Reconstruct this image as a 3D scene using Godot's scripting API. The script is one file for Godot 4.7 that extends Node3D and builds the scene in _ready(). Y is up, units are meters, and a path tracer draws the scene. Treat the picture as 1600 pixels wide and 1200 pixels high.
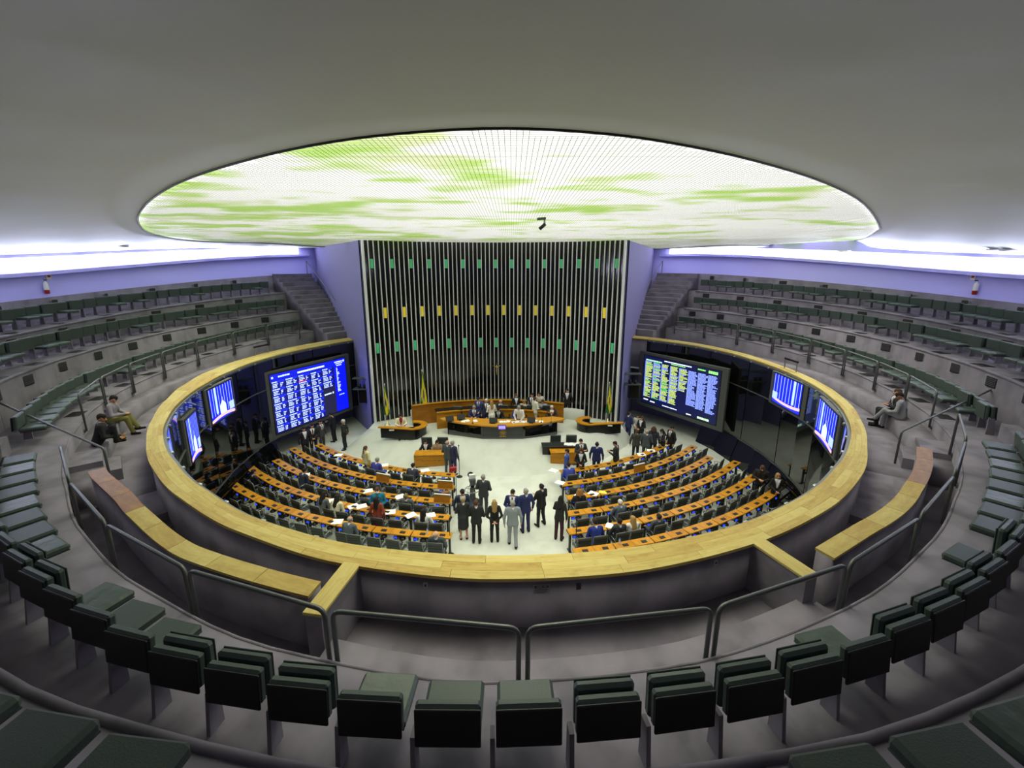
extends Node3D
# A round parliament chamber seen from its upper gallery. Metres, y up; the chamber floor is y = 0.
const FOC := 680.0
const EYE := Vector3(0, 9.4, 0)
const PITCH := 13.0
const MID := Vector2(-0.4, -17.5)      # plan centre of the round gallery (x, z)
const DESK := Vector2(-1.0, -30.0)     # plan centre of the desk rows
const GRID0 := -140.0
const RO := [13.24, 13.14, 12.99, 12.79, 12.51, 12.21, 11.85, 11.55, 11.40, 11.39, 11.5, 11.66, 11.89, 12.14, 12.29, 12.32, 12.23, 12.11, 11.97, 11.81, 11.81, 11.93, 12.07, 12.2, 12.42, 12.73, 12.92, 12.9, 12.82]
const RI := [12.37, 12.14, 11.92, 11.8, 11.62, 11.36, 11.17, 11.10, 11.07, 11.08, 11.12, 11.27, 11.53, 11.72, 11.8, 11.82, 11.78, 11.66, 11.53, 11.5, 11.53, 11.6, 11.69, 11.79, 11.93, 12.2, 12.3, 12.1, 11.85]
const E1 := [15.6, 15.0, 14.65, 14.4, 14.3, 14.0, 13.65, 13.3, 13.0, 12.82, 12.8, 13.0, 13.27, 13.6, 13.83, 13.8, 13.62, 13.42, 13.33, 13.42, 13.6, 13.78, 14.05, 14.4, 14.6, 14.6, 14.5, 14.7, 15.1]
const RIM_Y := 5.2
const WALK_Y := 4.35
const STEP_Y := 4.78
const CEIL_Y := 10.75
const END_L := -135.5
const END_R := 144.5

var rng := RandomNumberGenerator.new()
var mats := {}
var meshes := {}
var used := {}

# ---------------------------------------------------------------- plan and picture helpers
func tab(t: Array, phi: float) -> float:
	var f := clampf((phi - GRID0) / 10.0, 0.0, t.size() - 1.001)
	var i := int(f)
	var u := f - i
	u = u * u * (3.0 - 2.0 * u) * 0.35 + u * 0.65
	return lerpf(t[i], t[i + 1], u)

func ease01(a: float, x: float, y: float) -> float:
	var t := clampf((a - x) / (y - x), 0.0, 1.0)
	return t * t * (3.0 - 2.0 * t)

func ring(phi: float, r: float, y: float) -> Vector3:
	var a := deg_to_rad(phi)
	return Vector3(MID.x + r * sin(a), y, MID.y + r * cos(a))

func outward(phi: float) -> Vector3:
	var a := deg_to_rad(phi)
	return Vector3(sin(a), 0, cos(a))

func phi_of(p: Vector3) -> float:
	return rad_to_deg(atan2(p.x - MID.x, p.z - MID.y))

func tier_y(k: int, phi: float) -> float:
	var a := absf(phi)
	match k:
		1: return 5.2 + 0.4 * ease01(a, 85, 130)
		2: return 6.4 + 0.35 * ease01(a, 80, 135)
		3: return 7.15 + 0.7 * ease01(a, 72, 138)
		4: return 8.1 + 0.9 * ease01(a, 78, 142)
		5: return 9.1 + 1.25 * ease01(a, 78, 142)
	return 9.62 + 1.15 * ease01(a, 72, 140)

func tier_r(k: int, phi: float) -> float:
	return tab(E1, phi) + [0.0, 0.0, 1.55, 3.05, 4.65][k] + (0.16 * (1.0 - ease01(absf(phi), 20, 45)) if k > 1 else 0.0)

func ray(x: float, y: float) -> Vector3:
	var d := Vector3((x - 800.0) / FOC, -(y - 575.0) / FOC, -1.0)
	return d.rotated(Vector3.RIGHT, -deg_to_rad(PITCH))

func on_y(x: float, y: float, h: float) -> Vector3:      # the point of a level plane that a pixel looks at
	var d := ray(x, y)
	return EYE + d * ((h - EYE.y) / d.y)

func on_z(x: float, y: float, z: float) -> Vector3:
	var d := ray(x, y)
	return EYE + d * (z / d.z)

# ---------------------------------------------------------------- materials
func mat(key: String, c: Color, rough := 0.8, metal := 0.0, extra := {}) -> StandardMaterial3D:
	if mats.has(key):
		return mats[key]
	var m := StandardMaterial3D.new()
	m.resource_name = key
	m.albedo_color = c
	m.roughness = rough
	m.metallic = metal
	for k in extra:
		m.set(k, extra[k])
	mats[key] = m
	return m

func glow(key: String, c: Color, energy: float, tex: Texture2D = null) -> StandardMaterial3D:
	if mats.has(key):
		return mats[key]
	var m := mat(key, Color(0.02, 0.02, 0.02), 0.4)
	m.emission_enabled = true
	if tex:
		m.emission = Color.BLACK
		m.emission_texture = tex
	else:
		m.emission = c
	m.emission_energy_multiplier = energy
	return m

func noise_tex(sd: int, freq: float, stops: Array, size := 512, kind := FastNoiseLite.TYPE_SIMPLEX_SMOOTH, oct := 4) -> NoiseTexture2D:
	var n := FastNoiseLite.new()
	n.seed = sd
	n.frequency = freq
	n.noise_type = kind
	n.fractal_octaves = oct
	var g := Gradient.new()
	g.offsets = PackedFloat32Array(stops.map(func(s): return s[0]))
	g.colors = PackedColorArray(stops.map(func(s): return s[1]))
	var t := NoiseTexture2D.new()
	t.width = size
	t.height = size
	t.seamless = true
	t.noise = n
	t.color_ramp = g
	return t

func grey(v: float) -> Color:
	return Color(v, v, v)

func nth(n: int) -> String:
	return "%d%s" % [n, "th" if n % 100 in [11, 12, 13] else ["th", "st", "nd", "rd", "th", "th", "th", "th", "th", "th"][n % 10]]

func carpet(key: String, c: Color, sd: int, lo := 0.78) -> StandardMaterial3D:
	if mats.has(key):
		return mats[key]
	var m := mat(key, c, 0.95)
	m.albedo_texture = noise_tex(sd, 0.006, [[0.25, grey(lo)], [0.5, grey(lerpf(lo, 1.0, 0.65))], [0.8, grey(1.0)]], 512, FastNoiseLite.TYPE_SIMPLEX_SMOOTH, 5)
	m.uv1_triplanar = true
	m.uv1_world_triplanar = true
	m.uv1_scale = Vector3(0.33, 0.33, 0.33)
	m.rim_enabled = true
	m.rim = 0.25
	m.rim_tint = 0.6
	return m

func wood_tex(sd: int, base: Color, dark: Color, w := 512, h := 128) -> ImageTexture:
	# long grain along u, with knots of darker streaks
	var n := FastNoiseLite.new()
	n.seed = sd
	n.frequency = 0.02
	n.fractal_octaves = 4
	var im := Image.create(w, h, false, Image.FORMAT_RGB8)
	for y in h:
		for x in w:
			var a := n.get_noise_2d(x * 0.12, y * 2.2) * 0.5 + n.get_noise_2d(x * 0.5 + 900.0, y * 7.0) * 0.3
			var b := n.get_noise_2d(x * 0.35 + 300.0, y * 0.8)
			var t := clampf(0.42 + a * 0.8 + maxf(0.0, b - 0.25) * 0.9, 0.0, 1.0)
			im.set_pixel(x, y, base.lerp(dark, t))
	return ImageTexture.create_from_image(im)

func wood(key: String, base: Color, dark: Color, sd: int, rough := 0.35) -> StandardMaterial3D:
	if mats.has(key):
		return mats[key]
	var m := mat(key, Color.WHITE, rough)
	m.albedo_texture = wood_tex(sd, base, dark)
	m.metallic_specular = 0.35
	return m

# ---------------------------------------------------------------- mesh building
class Shape:
	var st := SurfaceTool.new()
	var smooth := false
	func _init(smooth_ := false) -> void:
		st.begin(Mesh.PRIMITIVE_TRIANGLES)
		smooth = smooth_
		st.set_smooth_group(0 if smooth_ else -1)
	func v(p: Vector3, uv := Vector2.ZERO) -> void:
		st.set_uv(uv)
		st.add_vertex(p)
	func tri(a: Vector3, b: Vector3, c: Vector3) -> void:      # counter-clockwise seen from outside
		v(a); v(c); v(b)
	func quad(a: Vector3, b: Vector3, c: Vector3, d: Vector3, ua := Vector2.ZERO, ub := Vector2.RIGHT, uc := Vector2.ONE, ud := Vector2.DOWN) -> void:
		v(a, ua); v(c, uc); v(b, ub)
		v(a, ua); v(d, ud); v(c, uc)
	func box(at: Vector3, s: Vector3, b := Basis.IDENTITY) -> void:
		bevel(at, s, 0.0, b)
	func bevel(at: Vector3, s: Vector3, e: float, b := Basis.IDENTITY) -> void:
		var h := s * 0.5
		var k := h - Vector3(e, e, e)
		var axes := [Vector3.RIGHT, Vector3.UP, Vector3.BACK]
		for ax in 3:
			for sg in [-1.0, 1.0]:
				var n: Vector3 = axes[ax] * sg
				var u: Vector3 = axes[(ax + 1) % 3]
				var w: Vector3 = axes[(ax + 2) % 3] * sg
				var c := n * h[ax]
				var du := u * k[(ax + 1) % 3]
				var dw := w * k[(ax + 2) % 3]
				quad(at + b * (c - du - dw), at + b * (c + du - dw), at + b * (c + du + dw), at + b * (c - du + dw))
		if e <= 0.0:
			return
		for ax in 3:                                            # twelve edges
			var i1 := (ax + 1) % 3
			var i2 := (ax + 2) % 3
			for s1 in [-1.0, 1.0]:
				for s2 in [-1.0, 1.0]:
					var lo := Vector3.ZERO
					lo[ax] = -k[ax]
					var hi := Vector3.ZERO
					hi[ax] = k[ax]
					var p1 := Vector3.ZERO
					p1[i1] = s1 * h[i1]; p1[i2] = s2 * k[i2]
					var p2 := Vector3.ZERO
					p2[i1] = s1 * k[i1]; p2[i2] = s2 * h[i2]
					if s1 * s2 > 0:
						ed(at, b, p1, p2, lo, hi)
					else:
						ed(at, b, p2, p1, lo, hi)
		for sx in [-1.0, 1.0]:
			for sy in [-1.0, 1.0]:
				for sz in [-1.0, 1.0]:
					var sg3 := Vector3(sx, sy, sz)
					var a := at + b * (Vector3(h.x, k.y, k.z) * sg3)
					var c2 := at + b * (Vector3(k.x, h.y, k.z) * sg3)
					var d := at + b * (Vector3(k.x, k.y, h.z) * sg3)
					if sx * sy * sz > 0:
						tri(a, c2, d)
					else:
						tri(a, d, c2)
	func ed(at: Vector3, b: Basis, p1: Vector3, p2: Vector3, lo: Vector3, hi: Vector3) -> void:
		quad(at + b * (p1 + lo), at + b * (p2 + lo), at + b * (p2 + hi), at + b * (p1 + hi))
	func tube(path: Array, r: float, sides := 8, caps := true) -> void:
		var n := path.size()
		var prev := []
		var side := Vector3.ZERO
		for i in n:
			var t: Vector3 = ((path[i + 1] - path[i]).normalized() if i < n - 1 else Vector3.ZERO) + ((path[i] - path[i - 1]).normalized() if i > 0 else Vector3.ZERO)
			t = t.normalized()
			if side == Vector3.ZERO:
				side = t.cross(Vector3.UP if absf(t.y) < 0.9 else Vector3.RIGHT).normalized()
			side = (side - t * side.dot(t)).normalized()
			var up := side.cross(t)
			var cur := []
			for k in sides:
				var a := TAU * k / sides
				cur.append(path[i] + (side * cos(a) + up * sin(a)) * r)
			if i > 0:
				for k in sides:
					var q := (k + 1) % sides
					quad(prev[q], prev[k], cur[k], cur[q])
			if caps and (i == 0 or i == n - 1):
				for k in range(1, sides - 1):
					if i == 0:
						tri(cur[0], cur[k], cur[k + 1])
					else:
						tri(cur[0], cur[k + 1], cur[k])
			prev = cur
	func lathe(prof: Array, at := Vector3.ZERO, b := Basis.IDENTITY, sides := 14) -> void:      # prof of (radius, height), bottom up
		for i in prof.size() - 1:
			for k in sides:
				var a0 := TAU * k / sides
				var a1 := TAU * (k + 1) / sides
				var p: Vector2 = prof[i]
				var q: Vector2 = prof[i + 1]
				quad(at + b * Vector3(p.x * cos(a0), p.y, -p.x * sin(a0)), at + b * Vector3(p.x * cos(a1), p.y, -p.x * sin(a1)), at + b * Vector3(q.x * cos(a1), q.y, -q.x * sin(a1)), at + b * Vector3(q.x * cos(a0), q.y, -q.x * sin(a0)))
	func prism(poly: Array, y0: float, y1: float, t := Transform3D.IDENTITY) -> void:      # poly of Vector2 (x, z), counter-clockwise seen from above or not
		var pts := PackedVector2Array(poly)
		if not Geometry2D.is_polygon_clockwise(pts):
			pts.reverse()
		var idx := Geometry2D.triangulate_polygon(pts)
		for i in range(0, idx.size(), 3):
			var a := pts[idx[i]]
			var b := pts[idx[i + 1]]
			var c := pts[idx[i + 2]]
			if (b - a).cross(c - a) > 0:
				var s := b
				b = c
				c = s
			tri(t * Vector3(a.x, y1, a.y), t * Vector3(b.x, y1, b.y), t * Vector3(c.x, y1, c.y))
			tri(t * Vector3(a.x, y0, a.y), t * Vector3(c.x, y0, c.y), t * Vector3(b.x, y0, b.y))
		for i in pts.size():
			var a := pts[i]
			var b := pts[(i + 1) % pts.size()]
			quad(t * Vector3(a.x, y0, a.y), t * Vector3(b.x, y0, b.y), t * Vector3(b.x, y1, b.y), t * Vector3(a.x, y1, a.y))
	func done() -> ArrayMesh:
		st.index()
		st.generate_normals()
		return st.commit()

func numbered(called: String) -> String:
	var n: int = used.get(called, 0)
	used[called] = n + 1
	return called if n == 0 else "%s_%03d" % [called, n]

func put(called: String, mesh: Mesh, m: Material, parent: Node = self, xf := Transform3D.IDENTITY) -> MeshInstance3D:
	var o := MeshInstance3D.new()
	o.name = numbered(called) if parent == self else called
	o.mesh = mesh
	o.material_override = m
	o.transform = xf
	o.cast_shadow = GeometryInstance3D.SHADOW_CASTING_SETTING_ON
	parent.add_child(o, true)
	return o

func thing(called: String, label: String, category: String, xf := Transform3D.IDENTITY, group := "") -> Node3D:
	var o := Node3D.new()
	o.name = numbered(called)
	o.transform = xf
	add_child(o, true)
	return tag(o, label, category, group)

func tag(o: Node3D, label: String, category: String, group := "", kind := "") -> Node3D:
	o.set_meta("label", label)
	o.set_meta("category", category)
	if group:
		o.set_meta("group", group)
	if kind:
		o.set_meta("kind", kind)
	return o

func shell(called: String, label: String, category := "structure") -> Node3D:
	var o := Node3D.new()
	o.name = numbered(called)
	add_child(o, true)
	return tag(o, label, category, "", "structure")

func turn(dir: Vector3) -> Basis:      # a basis whose -z looks along dir, y up
	return Basis.looking_at(Vector3(dir.x, 0, dir.z).normalized(), Vector3.UP)

func box_mesh(s: Vector3, e := 0.0) -> ArrayMesh:
	var key := "box%v%f" % [s, e]
	if not meshes.has(key):
		var b := Shape.new()
		b.bevel(Vector3.ZERO, s, e)
		meshes[key] = b.done()
	return meshes[key]
# ---------------------------------------------------------------- people: one continuous skin round a skeleton of tapered bones
# a bone is [a, b, radius at a, radius at b, region]; regions: 0 skin 1 coat 2 legs 3 shoes 4 shirt 5 tie 6 dark (eyes, brows) 7 lips 8 mask
func skin_net(bones: Array, cell: float, blend: float) -> Dictionary:
	var lo := Vector3.INF
	var hi := -Vector3.INF
	for b in bones:
		var r := maxf(b[2], b[3]) + cell * 2.0 + blend
		lo = lo.min((b[0] as Vector3).min(b[1]) - Vector3(r, r, r))
		hi = hi.max((b[0] as Vector3).max(b[1]) + Vector3(r, r, r))
	var nx := int(ceil((hi.x - lo.x) / cell)) + 1
	var ny := int(ceil((hi.y - lo.y) / cell)) + 1
	var nz := int(ceil((hi.z - lo.z) / cell)) + 1
	var field := PackedFloat32Array()
	field.resize(nx * ny * nz)
	field.fill(9.0)
	var own := PackedFloat32Array()
	own.resize(nx * ny * nz)
	own.fill(9.0)
	var reg := PackedByteArray()
	reg.resize(nx * ny * nz)
	for b in bones:
		var a: Vector3 = b[0]
		var c: Vector3 = b[1]
		var ra: float = b[2]
		var rb: float = b[3]
		var kind: int = b[4]
		var ab := c - a
		var l2 := maxf(ab.length_squared(), 1e-9)
		var r := maxf(ra, rb) + cell * 1.5 + blend
		var p0 := (a.min(c) - Vector3(r, r, r) - lo) / cell
		var p1 := (a.max(c) + Vector3(r, r, r) - lo) / cell
		var x0 := maxi(int(p0.x), 0)
		var x1 := mini(int(p1.x) + 1, nx - 1)
		var y1 := mini(int(p1.y) + 1, ny - 1)
		var z1 := mini(int(p1.z) + 1, nz - 1)
		for z in range(maxi(int(p0.z), 0), z1 + 1):
			for y in range(maxi(int(p0.y), 0), y1 + 1):
				var at := (z * ny + y) * nx
				for x in range(x0, x1 + 1):
					var p := lo + Vector3(x, y, z) * cell
					var t := clampf((p - a).dot(ab) / l2, 0.0, 1.0)
					var d := p.distance_to(a + ab * t) - lerpf(ra, rb, t)
					var i := at + x
					if d < own[i]:
						own[i] = d
						reg[i] = kind
					var f := field[i]
					var h := maxf(blend - absf(f - d), 0.0) / blend
					field[i] = minf(f, d) - h * h * blend * 0.25
	var verts := PackedVector3Array()
	var kinds := PackedByteArray()
	var ids := PackedInt32Array()
	ids.resize(nx * ny * nz)
	ids.fill(-1)
	var corner := [0, 1, nx, nx + 1, nx * ny, nx * ny + 1, nx * ny + nx, nx * ny + nx + 1]
	var off := [Vector3(0, 0, 0), Vector3(1, 0, 0), Vector3(0, 1, 0), Vector3(1, 1, 0), Vector3(0, 0, 1), Vector3(1, 0, 1), Vector3(0, 1, 1), Vector3(1, 1, 1)]
	var edges := [[0, 1], [2, 3], [4, 5], [6, 7], [0, 2], [1, 3], [4, 6], [5, 7], [0, 4], [1, 5], [2, 6], [3, 7]]
	for z in nz - 1:
		for y in ny - 1:
			var at := (z * ny + y) * nx
			for x in nx - 1:
				var i := at + x
				var f0 := field[i]
				if f0 > cell * 2.0 or f0 < -cell * 2.0:
					continue
				var neg := 0
				for c in 8:
					if field[i + corner[c]] < 0.0:
						neg += 1
				if neg == 0 or neg == 8:
					continue
				var sum := Vector3.ZERO
				var n := 0
				for e in edges:
					var u := field[i + corner[e[0]]]
					var w := field[i + corner[e[1]]]
					if (u < 0.0) != (w < 0.0):
						sum += (off[e[0]] as Vector3).lerp(off[e[1]], u / (u - w))
						n += 1
				ids[i] = verts.size()
				verts.append(lo + (Vector3(x, y, z) + sum / n) * cell)
				kinds.append(reg[i])
	var index := PackedInt32Array()
	var step := [1, nx, nx * ny]
	for z in range(1, nz - 1):
		for y in range(1, ny - 1):
			for x in range(1, nx - 1):
				var i := (z * ny + y) * nx + x
				var f0 := field[i]
				if f0 > cell * 2.0 or f0 < -cell * 2.0:
					continue
				for ax in 3:
					var f1: float = field[i + step[ax]]
					if (f0 < 0.0) == (f1 < 0.0):
						continue
					var u: int = step[(ax + 1) % 3]
					var w: int = step[(ax + 2) % 3]
					var a := ids[i - u - w]
					var b := ids[i - w]
					var c := ids[i]
					var d := ids[i - u]
					if a < 0 or b < 0 or c < 0 or d < 0:
						continue
					if f0 < 0.0:
						index.append_array([a, c, b, a, d, c])
					else:
						index.append_array([a, b, c, a, c, d])
	var normals := PackedVector3Array()
	normals.resize(verts.size())
	for k in range(0, index.size(), 3):
		var n := (verts[index[k + 2]] - verts[index[k]]).cross(verts[index[k + 1]] - verts[index[k]])
		for j in 3:
			normals[index[k + j]] += n
	for k in normals.size():
		normals[k] = normals[k].normalized()
	return {"v": verts, "n": normals, "k": kinds, "i": index}

func joined(parts: Array) -> Dictionary:      # [net, transform] pairs as one net
	var o := {"v": PackedVector3Array(), "n": PackedVector3Array(), "k": PackedByteArray(), "i": PackedInt32Array()}
	for p in parts:
		var net: Dictionary = p[0]
		var xf: Transform3D = p[1]
		var base: int = o.v.size()
		var flip := xf.basis.determinant() < 0.0
		for k in net.v.size():
			o.v.append(xf * net.v[k])
			o.n.append((xf.basis * net.n[k]).normalized())
		o.k.append_array(net.k)
		for k in range(0, net.i.size(), 3):
			o.i.append(base + net.i[k])
			o.i.append(base + net.i[k + (2 if flip else 1)])
			o.i.append(base + net.i[k + (1 if flip else 2)])
	return o

func net_mesh(net: Dictionary, colours: Array) -> ArrayMesh:
	var lin := []
	for c in colours:
		lin.append((c as Color).srgb_to_linear())
	var cols := PackedColorArray()
	cols.resize(net.k.size())
	for k in net.k.size():
		cols[k] = lin[net.k[k]]
	var arr := []
	arr.resize(Mesh.ARRAY_MAX)
	arr[Mesh.ARRAY_VERTEX] = net.v
	arr[Mesh.ARRAY_NORMAL] = net.n
	arr[Mesh.ARRAY_COLOR] = cols
	arr[Mesh.ARRAY_INDEX] = net.i
	var m := ArrayMesh.new()
	m.add_surface_from_arrays(Mesh.PRIMITIVE_TRIANGLES, arr)
	return m

var nets := {}

func hand_net() -> Dictionary:      # a right hand, wrist at the origin, fingers along -y, palm towards -x, thumb towards -z
	if nets.has("hand"):
		return nets.hand
	var b := [[Vector3(0, -0.005, -0.012), Vector3(0, -0.07, -0.022), 0.02, 0.017, 0], [Vector3(0, -0.005, 0.012), Vector3(0, -0.07, 0.02), 0.02, 0.016, 0], [Vector3(0, 0.02, 0), Vector3(0, -0.01, 0), 0.026, 0.024, 0]]
	var len := [0.034, 0.04, 0.037, 0.028]
	for f in 4:
		var z := -0.031 + f * 0.0205
		var p := Vector3(0, -0.075, z)
		var q := p + Vector3(-0.008, -len[f], (f - 1.5) * 0.003)
		var s := q + Vector3(-0.02, -len[f] * 0.72, 0)
		b.append([p, q, 0.0098, 0.0088, 0])
		b.append([q, s, 0.0088, 0.0078, 0])
	var t := Vector3(-0.004, -0.02, -0.03)
	b.append([t, t + Vector3(-0.014, -0.028, -0.026), 0.0135, 0.0105, 0])
	b.append([t + Vector3(-0.014, -0.028, -0.026), t + Vector3(-0.024, -0.058, -0.034), 0.0105, 0.0085, 0])
	nets.hand = skin_net(b, 0.0075, 0.006)
	return nets.hand

func head_net() -> Dictionary:      # chin to crown about 0.23, the neck joint at the origin, face towards -z
	if nets.has("head"):
		return nets.head
	var b := [[Vector3(0, -0.05, 0.01), Vector3(0, 0.05, 0), 0.056, 0.054, 0],
		[Vector3(0, 0.145, 0.022), Vector3(0, 0.14, -0.012), 0.078, 0.076, 0],
		[Vector3(0, 0.1, -0.005), Vector3(0, 0.06, -0.03), 0.066, 0.05, 0],
		[Vector3(0, 0.055, -0.05), Vector3(0, 0.04, -0.058), 0.034, 0.026, 0],
		[Vector3(0, 0.125, -0.088), Vector3(0, 0.092, -0.108), 0.011, 0.017, 0],
		[Vector3(-0.03, 0.092, -0.062), Vector3(0.03, 0.092, -0.062), 0.032, 0.032, 0],
		[Vector3(-0.078, 0.115, 0.012), Vector3(-0.084, 0.09, 0.006), 0.016, 0.012, 0],
		[Vector3(0.078, 0.115, 0.012), Vector3(0.084, 0.09, 0.006), 0.016, 0.012, 0],
		[Vector3(-0.045, 0.14, -0.076), Vector3(-0.018, 0.142, -0.084), 0.011, 0.011, 6],
		[Vector3(0.045, 0.14, -0.076), Vector3(0.018, 0.142, -0.084), 0.011, 0.011, 6],
		[Vector3(-0.034, 0.119, -0.08), Vector3(-0.028, 0.119, -0.081), 0.0105, 0.0105, 6],
		[Vector3(0.034, 0.119, -0.08), Vector3(0.028, 0.119, -0.081), 0.0105, 0.0105, 6],
		[Vector3(-0.02, 0.066, -0.083), Vector3(0.02, 0.066, -0.083), 0.0085, 0.0085, 7]]
	nets.head = skin_net(b, 0.0105, 0.012)
	return nets.head

func mask_net() -> Dictionary:
	if not nets.has("mask"):
		var b := [[Vector3(-0.038, 0.075, -0.062), Vector3(0.038, 0.075, -0.062), 0.04, 0.04, 8], [Vector3(0, 0.098, -0.1), Vector3(0, 0.045, -0.075), 0.023, 0.03, 8]]
		nets.mask = skin_net(b, 0.0105, 0.02)
	return nets.mask

func hair_net(style: String) -> Dictionary:
	var key := "hair_" + style
	if nets.has(key):
		return nets[key]
	var b := []
	match style:
		"short":
			b = [[Vector3(0, 0.165, 0.03), Vector3(0, 0.172, -0.02), 0.08, 0.072, 0], [Vector3(-0.05, 0.15, 0.04), Vector3(-0.062, 0.13, 0.015), 0.045, 0.026, 0], [Vector3(0.05, 0.15, 0.04), Vector3(0.062, 0.13, 0.015), 0.045, 0.026, 0], [Vector3(-0.02, 0.12, 0.06), Vector3(0.02, 0.09, 0.055), 0.047, 0.035, 0]]
		"thin":
			b = [[Vector3(-0.058, 0.14, 0.04), Vector3(-0.066, 0.12, 0.01), 0.036, 0.02, 0], [Vector3(0.058, 0.14, 0.04), Vector3(0.066, 0.12, 0.01), 0.036, 0.02, 0], [Vector3(-0.04, 0.14, 0.065), Vector3(0.04, 0.14, 0.065), 0.043, 0.043, 0], [Vector3(0, 0.1, 0.06), Vector3(0, 0.08, 0.05), 0.045, 0.03, 0]]
		"long":
			b = [[Vector3(0, 0.165, 0.03), Vector3(0, 0.172, -0.02), 0.084, 0.074, 0], [Vector3(-0.07, 0.13, 0.02), Vector3(-0.085, -0.06, 0.03), 0.035, 0.03, 0], [Vector3(0.07, 0.13, 0.02), Vector3(0.085, -0.06, 0.03), 0.035, 0.03, 0], [Vector3(-0.035, 0.12, 0.06), Vector3(-0.05, -0.16, 0.09), 0.05, 0.036, 0], [Vector3(0.035, 0.12, 0.06), Vector3(0.05, -0.16, 0.09), 0.05, 0.036, 0], [Vector3(0, 0.1, 0.065), Vector3(0, -0.2, 0.1), 0.05, 0.03, 0]]
		"tail":
			b = [[Vector3(0, 0.165, 0.03), Vector3(0, 0.172, -0.02), 0.082, 0.073, 0], [Vector3(-0.06, 0.14, 0.035), Vector3(0.06, 0.14, 0.035), 0.045, 0.045, 0], [Vector3(0, 0.13, 0.1), Vector3(0, -0.1, 0.14), 0.032, 0.02, 0]]
		"curly":
			b = [[Vector3(0, 0.175, 0.03), Vector3(0, 0.18, -0.02), 0.1, 0.08, 0]]
			for k in 10:
				var a := TAU * k / 10.0
				if cos(a) < 0.6:
					b.append([Vector3(sin(a) * 0.085, 0.13 + 0.02 * (k % 2), 0.02 - cos(a) * 0.075), Vector3(sin(a) * 0.11, 0.04, 0.035 - cos(a) * 0.085), 0.045, 0.04, 0])
	nets[key] = skin_net(b, 0.0125, 0.015)
	return nets[key]

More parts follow.
